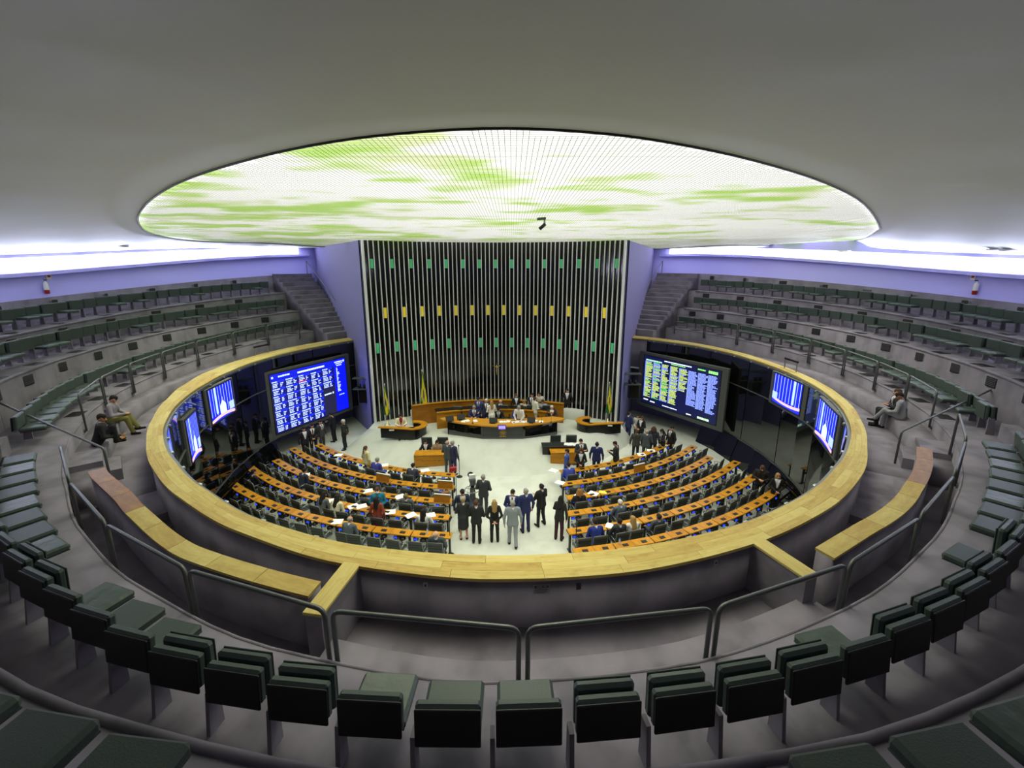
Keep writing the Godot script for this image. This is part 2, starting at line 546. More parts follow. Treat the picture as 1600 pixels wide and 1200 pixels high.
# a pose is a dictionary of joints in metres: y up, the figure faces -z, arms are given in the torso's own frame (origin at the hips)
func pose(kind: String) -> Dictionary:
	var p := {"hip": Vector3(0, 0.93, 0), "lean": 0.0, "kl": Vector3(-0.105, 0.5, -0.02), "kr": Vector3(0.105, 0.5, -0.02), "al": Vector3(-0.11, 0.09, 0.02), "ar": Vector3(0.11, 0.09, 0.02),
		"tl": 0.12, "tr": -0.12, "el": Vector3(-0.285, 0.17, 0.03), "er": Vector3(0.285, 0.17, 0.03), "wl": Vector3(-0.29, -0.06, -0.05), "wr": Vector3(0.29, -0.06, -0.05), "nod": 0.0, "look": 0.0, "sit": false}
	var over := {}
	match kind:
		"stride":
			over = {"kl": Vector3(-0.1, 0.5, -0.09), "al": Vector3(-0.11, 0.09, -0.13), "kr": Vector3(0.1, 0.5, 0.02), "ar": Vector3(0.11, 0.1, 0.15), "wl": Vector3(-0.28, -0.05, 0.03)}
		"crossed":
			over = {"el": Vector3(-0.275, 0.2, -0.07), "er": Vector3(0.275, 0.2, -0.07), "wl": Vector3(0.05, 0.24, -0.2), "wr": Vector3(-0.06, 0.27, -0.215), "al": Vector3(-0.15, 0.09, 0.02), "ar": Vector3(0.15, 0.09, 0.02)}
		"behind":
			over = {"el": Vector3(-0.29, 0.18, 0.1), "er": Vector3(0.29, 0.18, 0.1), "wl": Vector3(-0.06, 0.02, 0.19), "wr": Vector3(0.06, 0.02, 0.2)}
		"wide":
			over = {"al": Vector3(-0.2, 0.09, 0.0), "ar": Vector3(0.17, 0.09, 0.06), "kl": Vector3(-0.16, 0.5, -0.02), "kr": Vector3(0.14, 0.5, 0.0), "wl": Vector3(-0.3, -0.04, -0.02)}
		"phone":
			over = {"el": Vector3(-0.275, 0.18, -0.02), "er": Vector3(0.275, 0.18, -0.03), "wl": Vector3(-0.08, 0.22, -0.29), "wr": Vector3(0.08, 0.25, -0.3), "nod": -0.45, "lean": 0.05}
		"front":
			over = {"el": Vector3(-0.275, 0.17, -0.01), "er": Vector3(0.275, 0.17, -0.01), "wl": Vector3(-0.05, 0.05, -0.22), "wr": Vector3(0.06, 0.07, -0.23)}
		"ear":
			over = {"er": Vector3(0.28, 0.22, -0.12), "wr": Vector3(0.13, 0.55, -0.1), "look": 0.2}
		"hips":
			over = {"el": Vector3(-0.34, 0.19, 0.08), "er": Vector3(0.34, 0.19, 0.08), "wl": Vector3(-0.2, 0.04, 0.02), "wr": Vector3(0.2, 0.04, 0.02)}
		"bend":
			over = {"lean": 0.55, "el": Vector3(-0.26, 0.25, -0.16), "er": Vector3(0.26, 0.25, -0.16), "wl": Vector3(-0.13, 0.12, -0.36), "wr": Vector3(0.15, 0.14, -0.36), "nod": -0.2, "hip": Vector3(0, 0.92, 0.06)}
		"reach":
			over = {"lean": 0.2, "el": Vector3(-0.28, 0.22, -0.12), "wl": Vector3(-0.2, 0.1, -0.36), "nod": -0.3}
	if kind.begins_with("sit"):
		over = {"sit": true, "hip": Vector3(0, 0.56, 0), "kl": Vector3(-0.12, 0.54, -0.43), "kr": Vector3(0.12, 0.54, -0.43), "al": Vector3(-0.12, 0.09, -0.42), "ar": Vector3(0.12, 0.09, -0.4),
			"el": Vector3(-0.28, 0.2, -0.1), "er": Vector3(0.28, 0.2, -0.1), "wl": Vector3(-0.14, 0.22, -0.34), "wr": Vector3(0.14, 0.22, -0.34), "nod": -0.15}
		match kind:
			"sit_back":
				over.merge({"lean": -0.22, "el": Vector3(-0.3, 0.2, 0.02), "er": Vector3(0.3, 0.2, 0.02), "wl": Vector3(-0.25, 0.1, -0.2), "wr": Vector3(0.25, 0.1, -0.2), "nod": 0.1}, true)
			"sit_write":
				over.merge({"lean": 0.35, "nod": -0.4, "wl": Vector3(-0.12, 0.13, -0.32), "wr": Vector3(0.12, 0.13, -0.34)}, true)
			"sit_fold":      # arms folded, legs down a low step
				over.merge({"hip": Vector3(0, 0.54, 0), "kl": Vector3(-0.1, 0.56, -0.42), "kr": Vector3(0.09, 0.56, -0.42), "al": Vector3(-0.1, 0.09, -0.46), "ar": Vector3(0.06, 0.09, -0.42), "el": Vector3(-0.27, 0.2, -0.08), "er": Vector3(0.27, 0.2, -0.08), "wl": Vector3(0.05, 0.2, -0.21), "wr": Vector3(-0.06, 0.24, -0.22), "lean": 0.08, "nod": -0.05}, true)
			"sit_prop":      # leaning on a hand set down behind, one shin across
				over.merge({"hip": Vector3(0, 0.54, 0), "lean": 0.12, "kl": Vector3(-0.06, 0.66, -0.4), "al": Vector3(0.02, 0.3, -0.6), "kr": Vector3(0.14, 0.54, -0.38), "ar": Vector3(0.14, 0.09, -0.4), "er": Vector3(0.33, 0.14, 0.08), "wr": Vector3(0.36, -0.08, 0.1), "wl": Vector3(-0.08, 0.12, -0.3), "nod": -0.5, "look": 0.3}, true)
			"sit_phone":
				over.merge({"hip": Vector3(0, 0.54, 0), "lean": 0.18, "kl": Vector3(-0.02, 0.62, -0.42), "al": Vector3(0.05, 0.22, -0.62), "kr": Vector3(0.12, 0.56, -0.4), "ar": Vector3(0.1, 0.09, -0.5), "wl": Vector3(-0.06, 0.2, -0.33), "wr": Vector3(0.07, 0.22, -0.34), "nod": -0.5}, true)
			"sit_curl":      # on the step, knees drawn up, arms round them
				over.merge({"hip": Vector3(0, 0.54, 0), "lean": 0.3, "kl": Vector3(-0.1, 0.9, -0.36), "kr": Vector3(0.1, 0.9, -0.36), "al": Vector3(-0.09, 0.52, -0.38), "ar": Vector3(0.09, 0.52, -0.38), "wl": Vector3(0.03, 0.16, -0.42), "wr": Vector3(-0.03, 0.18, -0.43), "nod": -0.25, "look": -0.5}, true)
	p.merge(over, true)
	return p

func body_net(kind: String, dress: String) -> Dictionary:
	var key := kind + "/" + dress
	if nets.has(key):
		return nets[key]
	var p := pose(kind)
	var hip: Vector3 = p.hip
	var tb := Basis(Vector3.RIGHT, -p.lean)
	var torso := Transform3D(tb, hip)
	var female := dress in ["skirt", "slim", "dress"]
	var w := 0.88 if female else 1.0
	var b := []
	var legs := 0 if dress in ["skirt", "dress"] else 2
	for s in ["l", "r"]:
		var sx := -1.0 if s == "l" else 1.0
		var h: Vector3 = hip + Vector3(0.092 * sx * w, -0.02, 0)
		var k: Vector3 = p["k" + s]
		var a: Vector3 = p["a" + s]
		b.append([h, k, 0.094, 0.066, 2])
		b.append([k, a + Vector3(0, 0.02, 0), (0.066 if legs else 0.05), (0.058 if legs else 0.036), legs])
		var toe := Vector3(sin(p["t" + s]) * -0.17, -0.045, -cos(p["t" + s]) * 0.17)
		b.append([a + Vector3(0, -0.045, 0.035), a + toe, 0.043, 0.036, 3])
		b.append([a + Vector3(0, 0.0, 0.01), a + Vector3(0, -0.03, 0.01), 0.045, 0.045, 3 if legs else 0])
		var sh: Vector3 = torso * Vector3(0.195 * sx * w, 0.465, 0.0)
		var e: Vector3 = torso * ((p["e" + s] as Vector3) * Vector3(lerpf(1.0, w, 0.6), 1, 1))
		var wr: Vector3 = torso * ((p["w" + s] as Vector3) * Vector3(w, 1, 1))
		b.append([sh, e, 0.066 * w, 0.054 * w, 1])
		b.append([e, wr, 0.053 * w, 0.04 * w, 1])
		# chest, waist and the skirts of the coat
		b.append([torso * Vector3(0.085 * sx * w, 0.4, -0.005), torso * Vector3(0.072 * sx * w, 0.12, 0.0), 0.112 * w, 0.103 * w, 1])
		if not p.sit:
			b.append([torso * Vector3(0.075 * sx * w, 0.1, 0.0), hip + Vector3(0.085 * sx * w, -0.07, 0.005), 0.104 * w, 0.122 * w, 1 if dress != "shirt" else 2])
		else:
			b.append([torso * Vector3(0.075 * sx * w, 0.1, 0.0), hip + Vector3(0.085 * sx * w, 0.0, 0.01), 0.106 * w, 0.115 * w, 1 if dress != "shirt" else 2])
	if legs == 0 and not p.sit:
		b.append([hip + Vector3(0, -0.05, 0), Vector3(0, 0.54, 0), 0.15, 0.165, 2])
		b.append([hip + Vector3(-0.05, -0.05, 0), Vector3(-0.05, 0.54, 0), 0.13, 0.14, 2])
		b.append([hip + Vector3(0.05, -0.05, 0), Vector3(0.05, 0.54, 0), 0.13, 0.14, 2])
	b.append([torso * Vector3(-0.15 * w, 0.475, 0.0), torso * Vector3(0.15 * w, 0.475, 0.0), 0.064, 0.064, 1])
	b.append([torso * Vector3(0, 0.5, 0.01), torso * Vector3(0, 0.53, 0.005), 0.062, 0.056, 4])
	var net := skin_net(b, 0.0235, 0.03)
	# shirt front and tie
	var inv := torso.affine_inverse()
	if dress in ["suit", "slim", "open"]:
		for k in net.v.size():
			var q: Vector3 = inv * net.v[k]
			if net.k[k] == 1 and q.z < -0.045 and q.y > 0.14 and absf(q.x) < 0.012 + (q.y - 0.14) * 0.24:
				net.k[k] = 5 if (absf(q.x) < 0.026 and dress == "suit" and q.y < 0.5) else 4
	var neck: Vector3 = torso * Vector3(0, 0.53, 0.0)
	var hb := Basis(Vector3.UP, p.look) * Basis(Vector3.RIGHT, p.nod)
	var head := Transform3D(hb, neck)
	var all := [[net, Transform3D.IDENTITY], [head_net(), head]]
	for s in ["l", "r"]:
		var sx := -1.0 if s == "l" else 1.0
		var e: Vector3 = torso * (p["e" + s] as Vector3)
		var wr: Vector3 = torso * ((p["w" + s] as Vector3) * Vector3(w, 1, 1))
		var down := (wr - e).normalized()
		var fw := Vector3(0, 0, -1) if absf(down.z) < 0.75 else Vector3(-sx, 0.3, 0)
		fw = (fw - down * fw.dot(down)).normalized()
		var yy := -down
		var zz := -fw
		var xx := yy.cross(zz) * (1.0 if sx > 0 else -1.0)
		all.append([hand_net(), Transform3D(Basis(xx, yy, zz), wr + down * 0.02)])
	var whole := joined(all)
	whole["head"] = head
	nets[key] = whole
	return whole

# look: [coat, legs, shirt, tie, skin, hair colour, hair style, dress]
func person(called_label: String, at: Vector3, face: float, kind: String, look: Array, group := "", size := 1.0, mask := false) -> Node3D:
	var o := thing("person", called_label, "person", Transform3D(Basis(Vector3.UP, deg_to_rad(face)).scaled(Vector3(size, size, size)), at), group)
	var net := body_net(kind, look[7])
	var skin: Color = look[4]
	var cols := [skin, look[0], look[1], Color(0.09, 0.08, 0.08), look[2], look[3], Color(0.16, 0.11, 0.09), skin.lerp(Color(0.6, 0.25, 0.22), 0.5), Color(0.9, 0.92, 0.94)]
	var m := mat("clothes_and_skin", Color.WHITE, 0.85)
	m.vertex_color_use_as_albedo = true
	put("body", net_mesh(net, cols), m, o)
	put("hair", net_mesh(hair_net(look[6]), [look[5]]), m, o, net.head)
	if mask:
		put("face_mask", net_mesh(mask_net(), cols), m, o, net.head)
	return o
# ---------------------------------------------------------------- the scene
func _ready() -> void:
	rng.seed = 20240
	# camera
	var cam := Camera3D.new()
	cam.name = "camera"
	cam.projection = Camera3D.PROJECTION_FRUSTUM
	cam.near = 0.1
	cam.far = 200.0
	cam.size = 2.0 * 0.1 * 600.0 / FOC
	cam.frustum_offset = Vector2(0, -0.1 * 25.0 / FOC)
	cam.position = EYE
	cam.rotation_degrees = Vector3(-PITCH, 0, 0)
	add_child(cam)
	cam.current = true
	# air and exposure: a closed hall, no daylight
	var we := WorldEnvironment.new()
	we.name = "world"
	var env := Environment.new()
	env.background_mode = Environment.BG_COLOR
	env.background_color = Color(0.0, 0.0, 0.0)
	env.tonemap_mode = Environment.TONE_MAPPER_LINEAR
	env.tonemap_exposure = 1.95
	env.sdfgi_enabled = true
	env.ssao_enabled = true
	env.ssil_enabled = true
	we.environment = env
	add_child(we)
	# the luminous ceiling lights the floor through its grid, whose cells cut the light off at the sides: soft downlights just under the slats
	for a in [[0.1, -6.5], [-2.6, -7.8], [2.8, -7.8], [-6.4, -9.9], [6.6, -9.9], [0.1, -10.6], [-9.8, -12.7], [10.0, -12.7], [-3.6, -13.6], [3.8, -13.6], [-12.2, -15.9], [12.4, -15.9], [-6.6, -17.0], [6.8, -17.0], [0.1, -17.2], [-13.2, -20.0], [13.4, -20.0], [-4.6, -21.4], [3.8, -21.4]]:
		var l := SpotLight3D.new()
		l.name = "ceiling_light"
		l.spot_angle = 52.0
		l.spot_angle_attenuation = 0.7
		l.spot_range = 40.0
		l.spot_attenuation = 2.0
		l.light_color = Color(1.0, 1.0, 0.90)
		l.light_energy = 10.5
		l.light_size = 1.1
		l.shadow_enabled = true
		l.transform = Transform3D(Basis.looking_at(Vector3(0, -1, 0), Vector3.FORWARD), Vector3(a[0], disc_y(a[1]) - 0.1, a[1]))
		add_child(l, true)
	make_materials()
	build_shell()
	build_gallery()
	build_ceiling()
	build_mosaic_wall()
	build_glass_ring()
	build_screens()
	build_floor_and_stage()
	build_stage_things()
	build_desks()
	build_gallery_seats()
	build_rails()
	build_gallery_details()
	build_people()
	build_small_things()

func area_light(called: String, at: Vector3, dir: Vector3, size: Vector2, c: Color, energy: float, parent: Node = self) -> void:
	var l := AreaLight3D.new()
	l.name = called
	l.area_size = size
	l.area_range = 80.0
	l.area_attenuation = 2.0
	l.light_color = c
	l.light_energy = energy
	l.shadow_enabled = true
	var up := Vector3.UP if absf(dir.y) < 0.9 else Vector3.FORWARD
	l.transform = Transform3D(Basis.looking_at(dir, up), at)
	parent.add_child(l, true)

func make_materials() -> void:
	carpet("gallery_carpet", Color(0.515, 0.49, 0.535), 3)
	carpet("chamber_carpet", Color(0.80, 0.81, 0.77), 5, 0.95)
	carpet("stage_carpet", Color(0.78, 0.79, 0.75), 6, 0.95)
	mat("ceiling_paint", Color(0.85, 0.86, 0.80), 0.7, 0.0, {"roughness_texture": noise_tex(31, 0.01, [[0.0, grey(0.75)], [1.0, grey(1.0)]], 256), "uv1_triplanar": true, "uv1_world_triplanar": true, "uv1_scale": Vector3(0.2, 0.2, 0.2)})
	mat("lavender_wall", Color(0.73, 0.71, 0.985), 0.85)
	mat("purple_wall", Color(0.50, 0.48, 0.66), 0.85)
	mat("dark_trim", Color(0.09, 0.09, 0.09), 0.5)
	mat("black_glass", Color(0.035, 0.042, 0.038), 0.04, 0.0, {"metallic_specular": 0.75})
	mat("black_panel", Color(0.04, 0.043, 0.04), 0.25)
	mat("fin_metal", Color(0.84, 0.84, 0.83), 0.5, 0.1)
	mat("green_plate", Color(0.30, 0.72, 0.50), 0.45)
	mat("yellow_plate", Color(0.93, 0.82, 0.22), 0.45)
	mat("steel", Color(0.62, 0.63, 0.62), 0.32, 0.8)
	mat("rail_metal", Color(0.40, 0.41, 0.40), 0.4, 0.5)
	mat("chair_frame", Color(0.55, 0.57, 0.56), 0.35, 0.7)
	mat("desk_steel", Color(0.20, 0.21, 0.21), 0.45, 0.5)
	mat("black_plastic", Color(0.05, 0.05, 0.055), 0.45)
	mat("screen_bezel", Color(0.30, 0.31, 0.30), 0.5)
	mat("paper", Color(0.93, 0.93, 0.92), 0.9)
	mat("white_plastic", Color(0.85, 0.85, 0.84), 0.5)
	var leather_bump := noise_tex(41, 0.05, [[0.0, grey(0.0)], [1.0, grey(1.0)]], 512, FastNoiseLite.TYPE_CELLULAR, 2)
	mat("green_leather", Color(0.26, 0.31, 0.285), 0.42, 0.0, {"heightmap_enabled": true, "heightmap_texture": leather_bump, "heightmap_scale": 0.12, "uv1_triplanar": true, "uv1_scale": Vector3(3, 3, 3), "metallic_specular": 0.45})
	mat("worn_leather", Color(0.29, 0.345, 0.31), 0.36, 0.0, {"heightmap_enabled": true, "heightmap_texture": noise_tex(43, 0.006, [[0.0, grey(0.0)], [1.0, grey(1.0)]], 512, FastNoiseLite.TYPE_SIMPLEX_SMOOTH, 3), "heightmap_scale": 0.5, "uv1_triplanar": true, "uv1_scale": Vector3(1.5, 1.5, 1.5)})
	mat("chair_leather", Color(0.19, 0.215, 0.205), 0.42)
	wood("rim_wood_a", Color(0.76, 0.69, 0.41), Color(0.64, 0.54, 0.26), 11, 0.55)
	wood("rim_wood_b", Color(0.74, 0.65, 0.36), Color(0.59, 0.48, 0.22), 12, 0.55)
	wood("rim_wood_c", Color(0.79, 0.73, 0.46), Color(0.68, 0.59, 0.30), 13, 0.55)
	wood("worn_wood", Color(0.64, 0.47, 0.14), Color(0.36, 0.21, 0.06), 14)
	wood("desk_wood", Color(0.80, 0.57, 0.17), Color(0.64, 0.42, 0.08), 15)
	wood("desk_wood_b", Color(0.76, 0.53, 0.15), Color(0.60, 0.39, 0.08), 16)
	wood("bench_wood", Color(0.68, 0.45, 0.14), Color(0.52, 0.32, 0.08), 17)

# a strip swept round the gallery: for each phi a cross-section (Array of Vector3), joined to the next
func sweep(sh: Shape, p0: float, p1: float, step: float, section: Callable, caps := true) -> void:
	var n := maxi(int(ceil((p1 - p0) / step)), 1)
	var prev := []
	for i in n + 1:
		var phi := lerpf(p0, p1, float(i) / n)
		var cur: Array = section.call(phi)
		if i > 0:
			for k in cur.size():
				var q := (k + 1) % cur.size()
				var u0 := float(i - 1) / n * (p1 - p0) * 0.2
				var u1 := float(i) / n * (p1 - p0) * 0.2
				sh.quad(prev[k], cur[k], cur[q], prev[q], Vector2(u0, float(k) / cur.size()), Vector2(u1, float(k) / cur.size()), Vector2(u1, float(k + 1) / cur.size()), Vector2(u0, float(k + 1) / cur.size()))
		if caps and (i == 0 or i == n):
			for k in range(1, cur.size() - 1):
				if i == 0:
					sh.tri(cur[0], cur[k], cur[k + 1])
				else:
					sh.tri(cur[0], cur[k + 1], cur[k])
		prev = cur

# section of a closed block between radii (inner, outer) and heights (low, high): order gives outward faces
func block(r0: Callable, r1: Callable, y0: Callable, y1: Callable) -> Callable:
	return func(phi: float) -> Array:
		return [ring(phi, r0.call(phi), y0.call(phi)), ring(phi, r1.call(phi), y0.call(phi)), ring(phi, r1.call(phi), y1.call(phi)), ring(phi, r0.call(phi), y1.call(phi))]

func k(v: float) -> Callable:
	return func(_phi: float) -> float: return v

func build_shell() -> void:
	# back wall of the gallery: lavender, with thickness, all round behind the top tier
	var w := Shape.new(true)
	sweep(w, END_L - 3.0, END_R + 3.0, 3.0, block(func(p): return tier_r(4, p), func(p): return tier_r(4, p) + 0.3, k(3.0), func(p): return tier_y(6, p) + 0.6))
	put("wall", w.done(), mats.lavender_wall, shell("wall_back", "curved lavender wall behind the top gallery tier", "wall"))
	# ledge that hides the cove lamps
	var ld := Shape.new()
	sweep(ld, END_L, END_R, 2.0, block(func(p): return tier_r(4, p) - 0.22, func(p): return tier_r(4, p) + 0.02, func(p): return tier_y(5, p) - 0.14, func(p): return tier_y(5, p)))
	put("ledge", ld.done(), mats.lavender_wall, shell("trim_1", "lavender ledge under the white cove light", "trim"))
	# cove light: a glowing band that stands for the lit wall above the ledge, broken into lengths, with lamps in front of it
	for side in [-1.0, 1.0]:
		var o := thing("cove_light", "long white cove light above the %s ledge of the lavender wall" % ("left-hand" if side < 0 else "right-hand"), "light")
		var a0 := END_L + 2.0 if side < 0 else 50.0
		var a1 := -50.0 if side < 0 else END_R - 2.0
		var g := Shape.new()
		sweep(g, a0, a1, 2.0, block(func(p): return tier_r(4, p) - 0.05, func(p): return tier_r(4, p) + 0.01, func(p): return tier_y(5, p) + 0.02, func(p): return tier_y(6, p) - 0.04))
		put("lit_wall_band", g.done(), glow("cove_glow", Color(0.93, 0.95, 1.0), 1.9), o)
		for i in 9:
			var phi := lerpf(a0, a1, (i + 0.5) / 9.0)
			var h := tier_y(6, phi) - tier_y(5, phi) - 0.1
			var at := ring(phi, tier_r(4, phi) - 0.12, tier_y(5, phi) + 0.12)
			area_light("cove_lamp", at, (-outward(phi) * 0.72 + Vector3(0, 0.69, 0)).normalized(), Vector2(3.2, 0.14), Color(0.82, 0.84, 1.0), 5.0, o)
	# purple side walls running back from the ends of the mosaic wall to the gallery wall
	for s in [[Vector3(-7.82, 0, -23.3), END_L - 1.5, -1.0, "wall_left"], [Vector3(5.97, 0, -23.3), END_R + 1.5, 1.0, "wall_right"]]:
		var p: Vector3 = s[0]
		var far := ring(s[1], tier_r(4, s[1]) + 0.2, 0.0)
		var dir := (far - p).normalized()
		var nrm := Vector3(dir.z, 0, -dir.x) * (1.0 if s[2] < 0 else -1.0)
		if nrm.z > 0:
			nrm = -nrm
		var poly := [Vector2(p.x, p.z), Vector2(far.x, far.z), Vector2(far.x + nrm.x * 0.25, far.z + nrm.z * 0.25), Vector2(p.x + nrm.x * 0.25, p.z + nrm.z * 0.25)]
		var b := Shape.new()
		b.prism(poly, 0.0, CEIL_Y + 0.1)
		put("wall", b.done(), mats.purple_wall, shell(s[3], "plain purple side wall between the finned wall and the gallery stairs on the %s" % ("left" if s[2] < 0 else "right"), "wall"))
	# the room behind: outer shell under the gallery
	var under := Shape.new()
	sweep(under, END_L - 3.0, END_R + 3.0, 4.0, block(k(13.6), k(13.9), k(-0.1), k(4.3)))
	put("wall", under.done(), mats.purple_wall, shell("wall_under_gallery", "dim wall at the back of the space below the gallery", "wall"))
	var slab := Shape.new()
	sweep(slab, END_L - 3.0, END_R + 3.0, 4.0, block(func(p): return tab(RI, p) + 0.06, func(p): return tier_r(4, p) + 0.3, k(3.3), k(3.5)))
	put("slab", slab.done(), mats.ceiling_paint, shell("gallery_slab", "plastered underside of the gallery", "slab"))

const DISC := [[570, 381.5, 10.72], [430, 380.5, 10.72], [360, 379, 10.73], [300, 376, 10.75], [258, 370, 10.78], [230, 362, 10.82], [216, 345, 10.9], [223, 325, 10.92], [250, 301, 10.945], [300, 276, 10.965], [400, 245, 10.985], [520, 220, 11.0], [650, 205, 11.0], [790, 199, 11.0], [930, 206, 11.0], [1050, 222, 11.0], [1180, 250, 10.985], [1290, 285, 10.96], [1350, 318, 10.93], [1372, 350, 10.89], [1368, 362, 10.84], [1330, 377, 10.76], [1230, 383, 10.73], [1120, 384, 10.72], [1010, 384, 10.72]]
const DISC_Y := [[-34.0, 10.72], [-22.0, 10.73], [-17.6, 10.82], [-15.0, 10.9], [-12.0, 10.92], [-9.8, 10.945], [-8.2, 10.965], [-6.9, 10.985], [-6.0, 11.0], [0.0, 11.0]]

func disc_y(z: float) -> float:      # the luminous sheet rises gently towards the gallery it is seen from
	for i in DISC_Y.size() - 1:
		if z <= DISC_Y[i + 1][0]:
			return lerpf(DISC_Y[i][1], DISC_Y[i + 1][1], clampf((z - DISC_Y[i][0]) / (DISC_Y[i + 1][0] - DISC_Y[i][0]), 0.0, 1.0))
	return 11.0

func disc_outline() -> Array:
	if meshes.has("outline"):
		return meshes["outline"]
	var raw := []
	for d in DISC:
		raw.append(on_y(d[0], d[1], d[2]))
	raw[0] = Vector3(-11.5, 10.72, -33.0)
	raw[raw.size() - 1] = Vector3(10.2, 10.72, -34.5)
	var out := []
	for i in raw.size() - 1:      # smooth curve through the points
		var p0: Vector3 = raw[maxi(i - 1, 0)]
		var p3: Vector3 = raw[mini(i + 2, raw.size() - 1)]
		for j in 4:
			out.append((raw[i] as Vector3).cubic_interpolate(raw[i + 1], p0, p3, j / 4.0) if i > 0 and i < raw.size() - 2 else (raw[i] as Vector3).lerp(raw[i + 1], j / 4.0))
	out.append(raw[raw.size() - 1])
	meshes["outline"] = out
	return out

func build_ceiling() -> void:
	var edge := disc_outline()
	var n := edge.size()
	var cs := Shape.new(true)
	var rows := 8
	var prev := []
	var lift := Vector3(0, 0.3, 0)
	for i in n:
		var p: Vector3 = edge[i]
		var phi := phi_of(p)
		var far := ring(phi, tier_r(4, phi) + 0.3, tier_y(6, phi))
		if i == 0:
			far = ring(-143.0, 21.5, tier_y(6, 140.0))
		if i == n - 1:
			far = ring(147.0, 21.5, tier_y(6, 140.0))
		if Vector2(far.x - MID.x, far.z - MID.y).length() < Vector2(p.x - MID.x, p.z - MID.y).length() + 0.1:
			far = p + outward(phi) * 0.3
		var cur := []
		for j in rows + 1:
			var u := float(j) / rows
			var q := p.lerp(far, u)
			q.y = lerpf(p.y, far.y, u * u * 0.45 + u * 0.55)
			cur.append(q)
		if i > 0:
			for j in rows:
				cs.quad(prev[j], prev[j + 1], cur[j + 1], cur[j])
				cs.quad(prev[j] + lift, cur[j] + lift, cur[j + 1] + lift, prev[j + 1] + lift)
			cs.quad(prev[0], cur[0], cur[0] + lift, prev[0] + lift)
		prev = cur
	var cn := shell("ceiling", "plain grey-beige painted ceiling round the luminous disc", "ceiling")
	put("ceiling_panel", cs.done(), mats.ceiling_paint, cn)
	var lid := Shape.new()
	lid.box(Vector3(0.3, 12.1, -17.0), Vector3(50, 0.2, 50))
	put("roof_slab", lid.done(), mats.dark_trim, cn)
	# dark edge ring
	var er := Shape.new(true)
	var path := []
	for p in edge:
		path.append(p + Vector3(0, -0.01, 0))
	er.tube(path, 0.018, 6)
	put("edge_ring", er.done(), mats.dark_trim, cn)
	# the luminous disc: a lit diffuser sheet above a fine grid of shallow slats
	var lamp := thing("luminous_ceiling", "huge glowing white and green disc with a fine metal grid", "ceiling light")
	var im := Image.create(512, 512, false, Image.FORMAT_RGB8)
	var nz := FastNoiseLite.new()
	nz.seed = 77
	nz.frequency = 0.011
	nz.fractal_octaves = 3
	for y in 512:
		for x in 512:
			var wx := x / 511.0
			# patches of green and white light from the fittings above: greener to the left, whiter to the right
			var g := nz.get_noise_2d(x * 1.0, y * 1.9) + 0.55 * nz.get_noise_2d(x * 3.0 + 700.0, y * 5.0) + (0.10 - wx * 0.62)
			var cream := clampf(nz.get_noise_2d(x * 0.8 + 4000.0, y * 2.6) * 2.2 + wx * 0.7 - 0.35, 0.0, 1.0)
			var white := clampf(0.5 - g * 2.0, 0.0, 1.0)
			var col := Color(0.72, 0.87, 0.43).lerp(Color(0.94, 0.93, 0.82), cream * 0.75)
			col = col.lerp(Color(1, 1, 0.98), white)
			im.set_pixel(x, y, col)
	var dm := glow("ceiling_glow", Color.WHITE, 0.7, ImageTexture.create_from_image(im))
	# strips of the sheet between z lines, clipped by the outline
	var span := func(z: float) -> Vector2:
		var lo := 0.0
		var hi := 0.0
		for i in n - 1:
			var a: Vector3 = edge[i]
			var b: Vector3 = edge[i + 1]
			if (a.z - z) * (b.z - z) <= 0.0 and absf(a.z - b.z) > 1e-6:
				var x := lerpf(a.x, b.x, (z - a.z) / (b.z - a.z))
				lo = minf(lo, x)
				hi = maxf(hi, x)
		return Vector2(lo, hi)
	var ds := Shape.new(true)
	var zs := []
	var z := -33.0
	while z < -5.75:
		zs.append(z)
		z += 0.35
	zs.append(-5.63)
	var up := Vector3(0, 0.05, 0)
	for i in zs.size() - 1:
		var a: Vector2 = span.call(zs[i])
		var b: Vector2 = span.call(zs[i + 1])
		var ya := disc_y(zs[i])
		var yb := disc_y(zs[i + 1])
		for j in 6:
			var f0 := j / 6.0
			var f1 := (j + 1) / 6.0
			var p := [Vector3(lerpf(a.x, a.y, f0), ya, zs[i]), Vector3(lerpf(a.x, a.y, f1), ya, zs[i]), Vector3(lerpf(b.x, b.y, f1), yb, zs[i + 1]), Vector3(lerpf(b.x, b.y, f0), yb, zs[i + 1])]
			var uv := []
			for c in p:
				uv.append(Vector2((c.x + 16.0) / 32.0, (c.z + 34.0) / 27.0))
			ds.quad(p[0] + up, p[1] + up, p[2] + up, p[3] + up, uv[0], uv[1], uv[2], uv[3])
	put("diffuser", ds.done(), dm, lamp)
	var slat_m := mat("slat_metal", Color(0.62, 0.63, 0.57), 0.5, 0.1)
	var outer := Shape.new()
	for i in 400:
		var x := -15.6 + (i + 0.5) * 0.0785
		var single: bool = i >= 50 and i < 350      # the middle ones stand apart in the picture; the outermost run together
		var strip := []
		for zz in zs:
			var sp: Vector2 = span.call(zz)
			if x > sp.x + 0.02 and x < sp.y - 0.02:
				strip.append(Vector3(x, disc_y(zz) + 0.028, zz))
		if strip.size() < 2:
			continue
		var sh := Shape.new() if single else outer
		var keep := [strip[0]]
		for k2 in range(1, strip.size() - 1):
			if k2 % 6 == 0:
				keep.append(strip[k2])
		keep.append(strip[strip.size() - 1])
		for k2 in keep.size() - 1:
			var a: Vector3 = keep[k2]
			var b: Vector3 = keep[k2 + 1]
			var w := Vector3(0.003, 0, 0)
			var t := Vector3(0, 0.004, 0)
			sh.quad(a - w, a + w, b + w, b - w)
			sh.quad(a - w, b - w, b - w + t, a - w + t)
			sh.quad(b + w, a + w, a + w + t, b + w + t)
		if single:
			put("slat", sh.done(), slat_m, lamp)
	put("outer_slats", outer.done(), slat_m, lamp).set_meta("kind", "stuff")
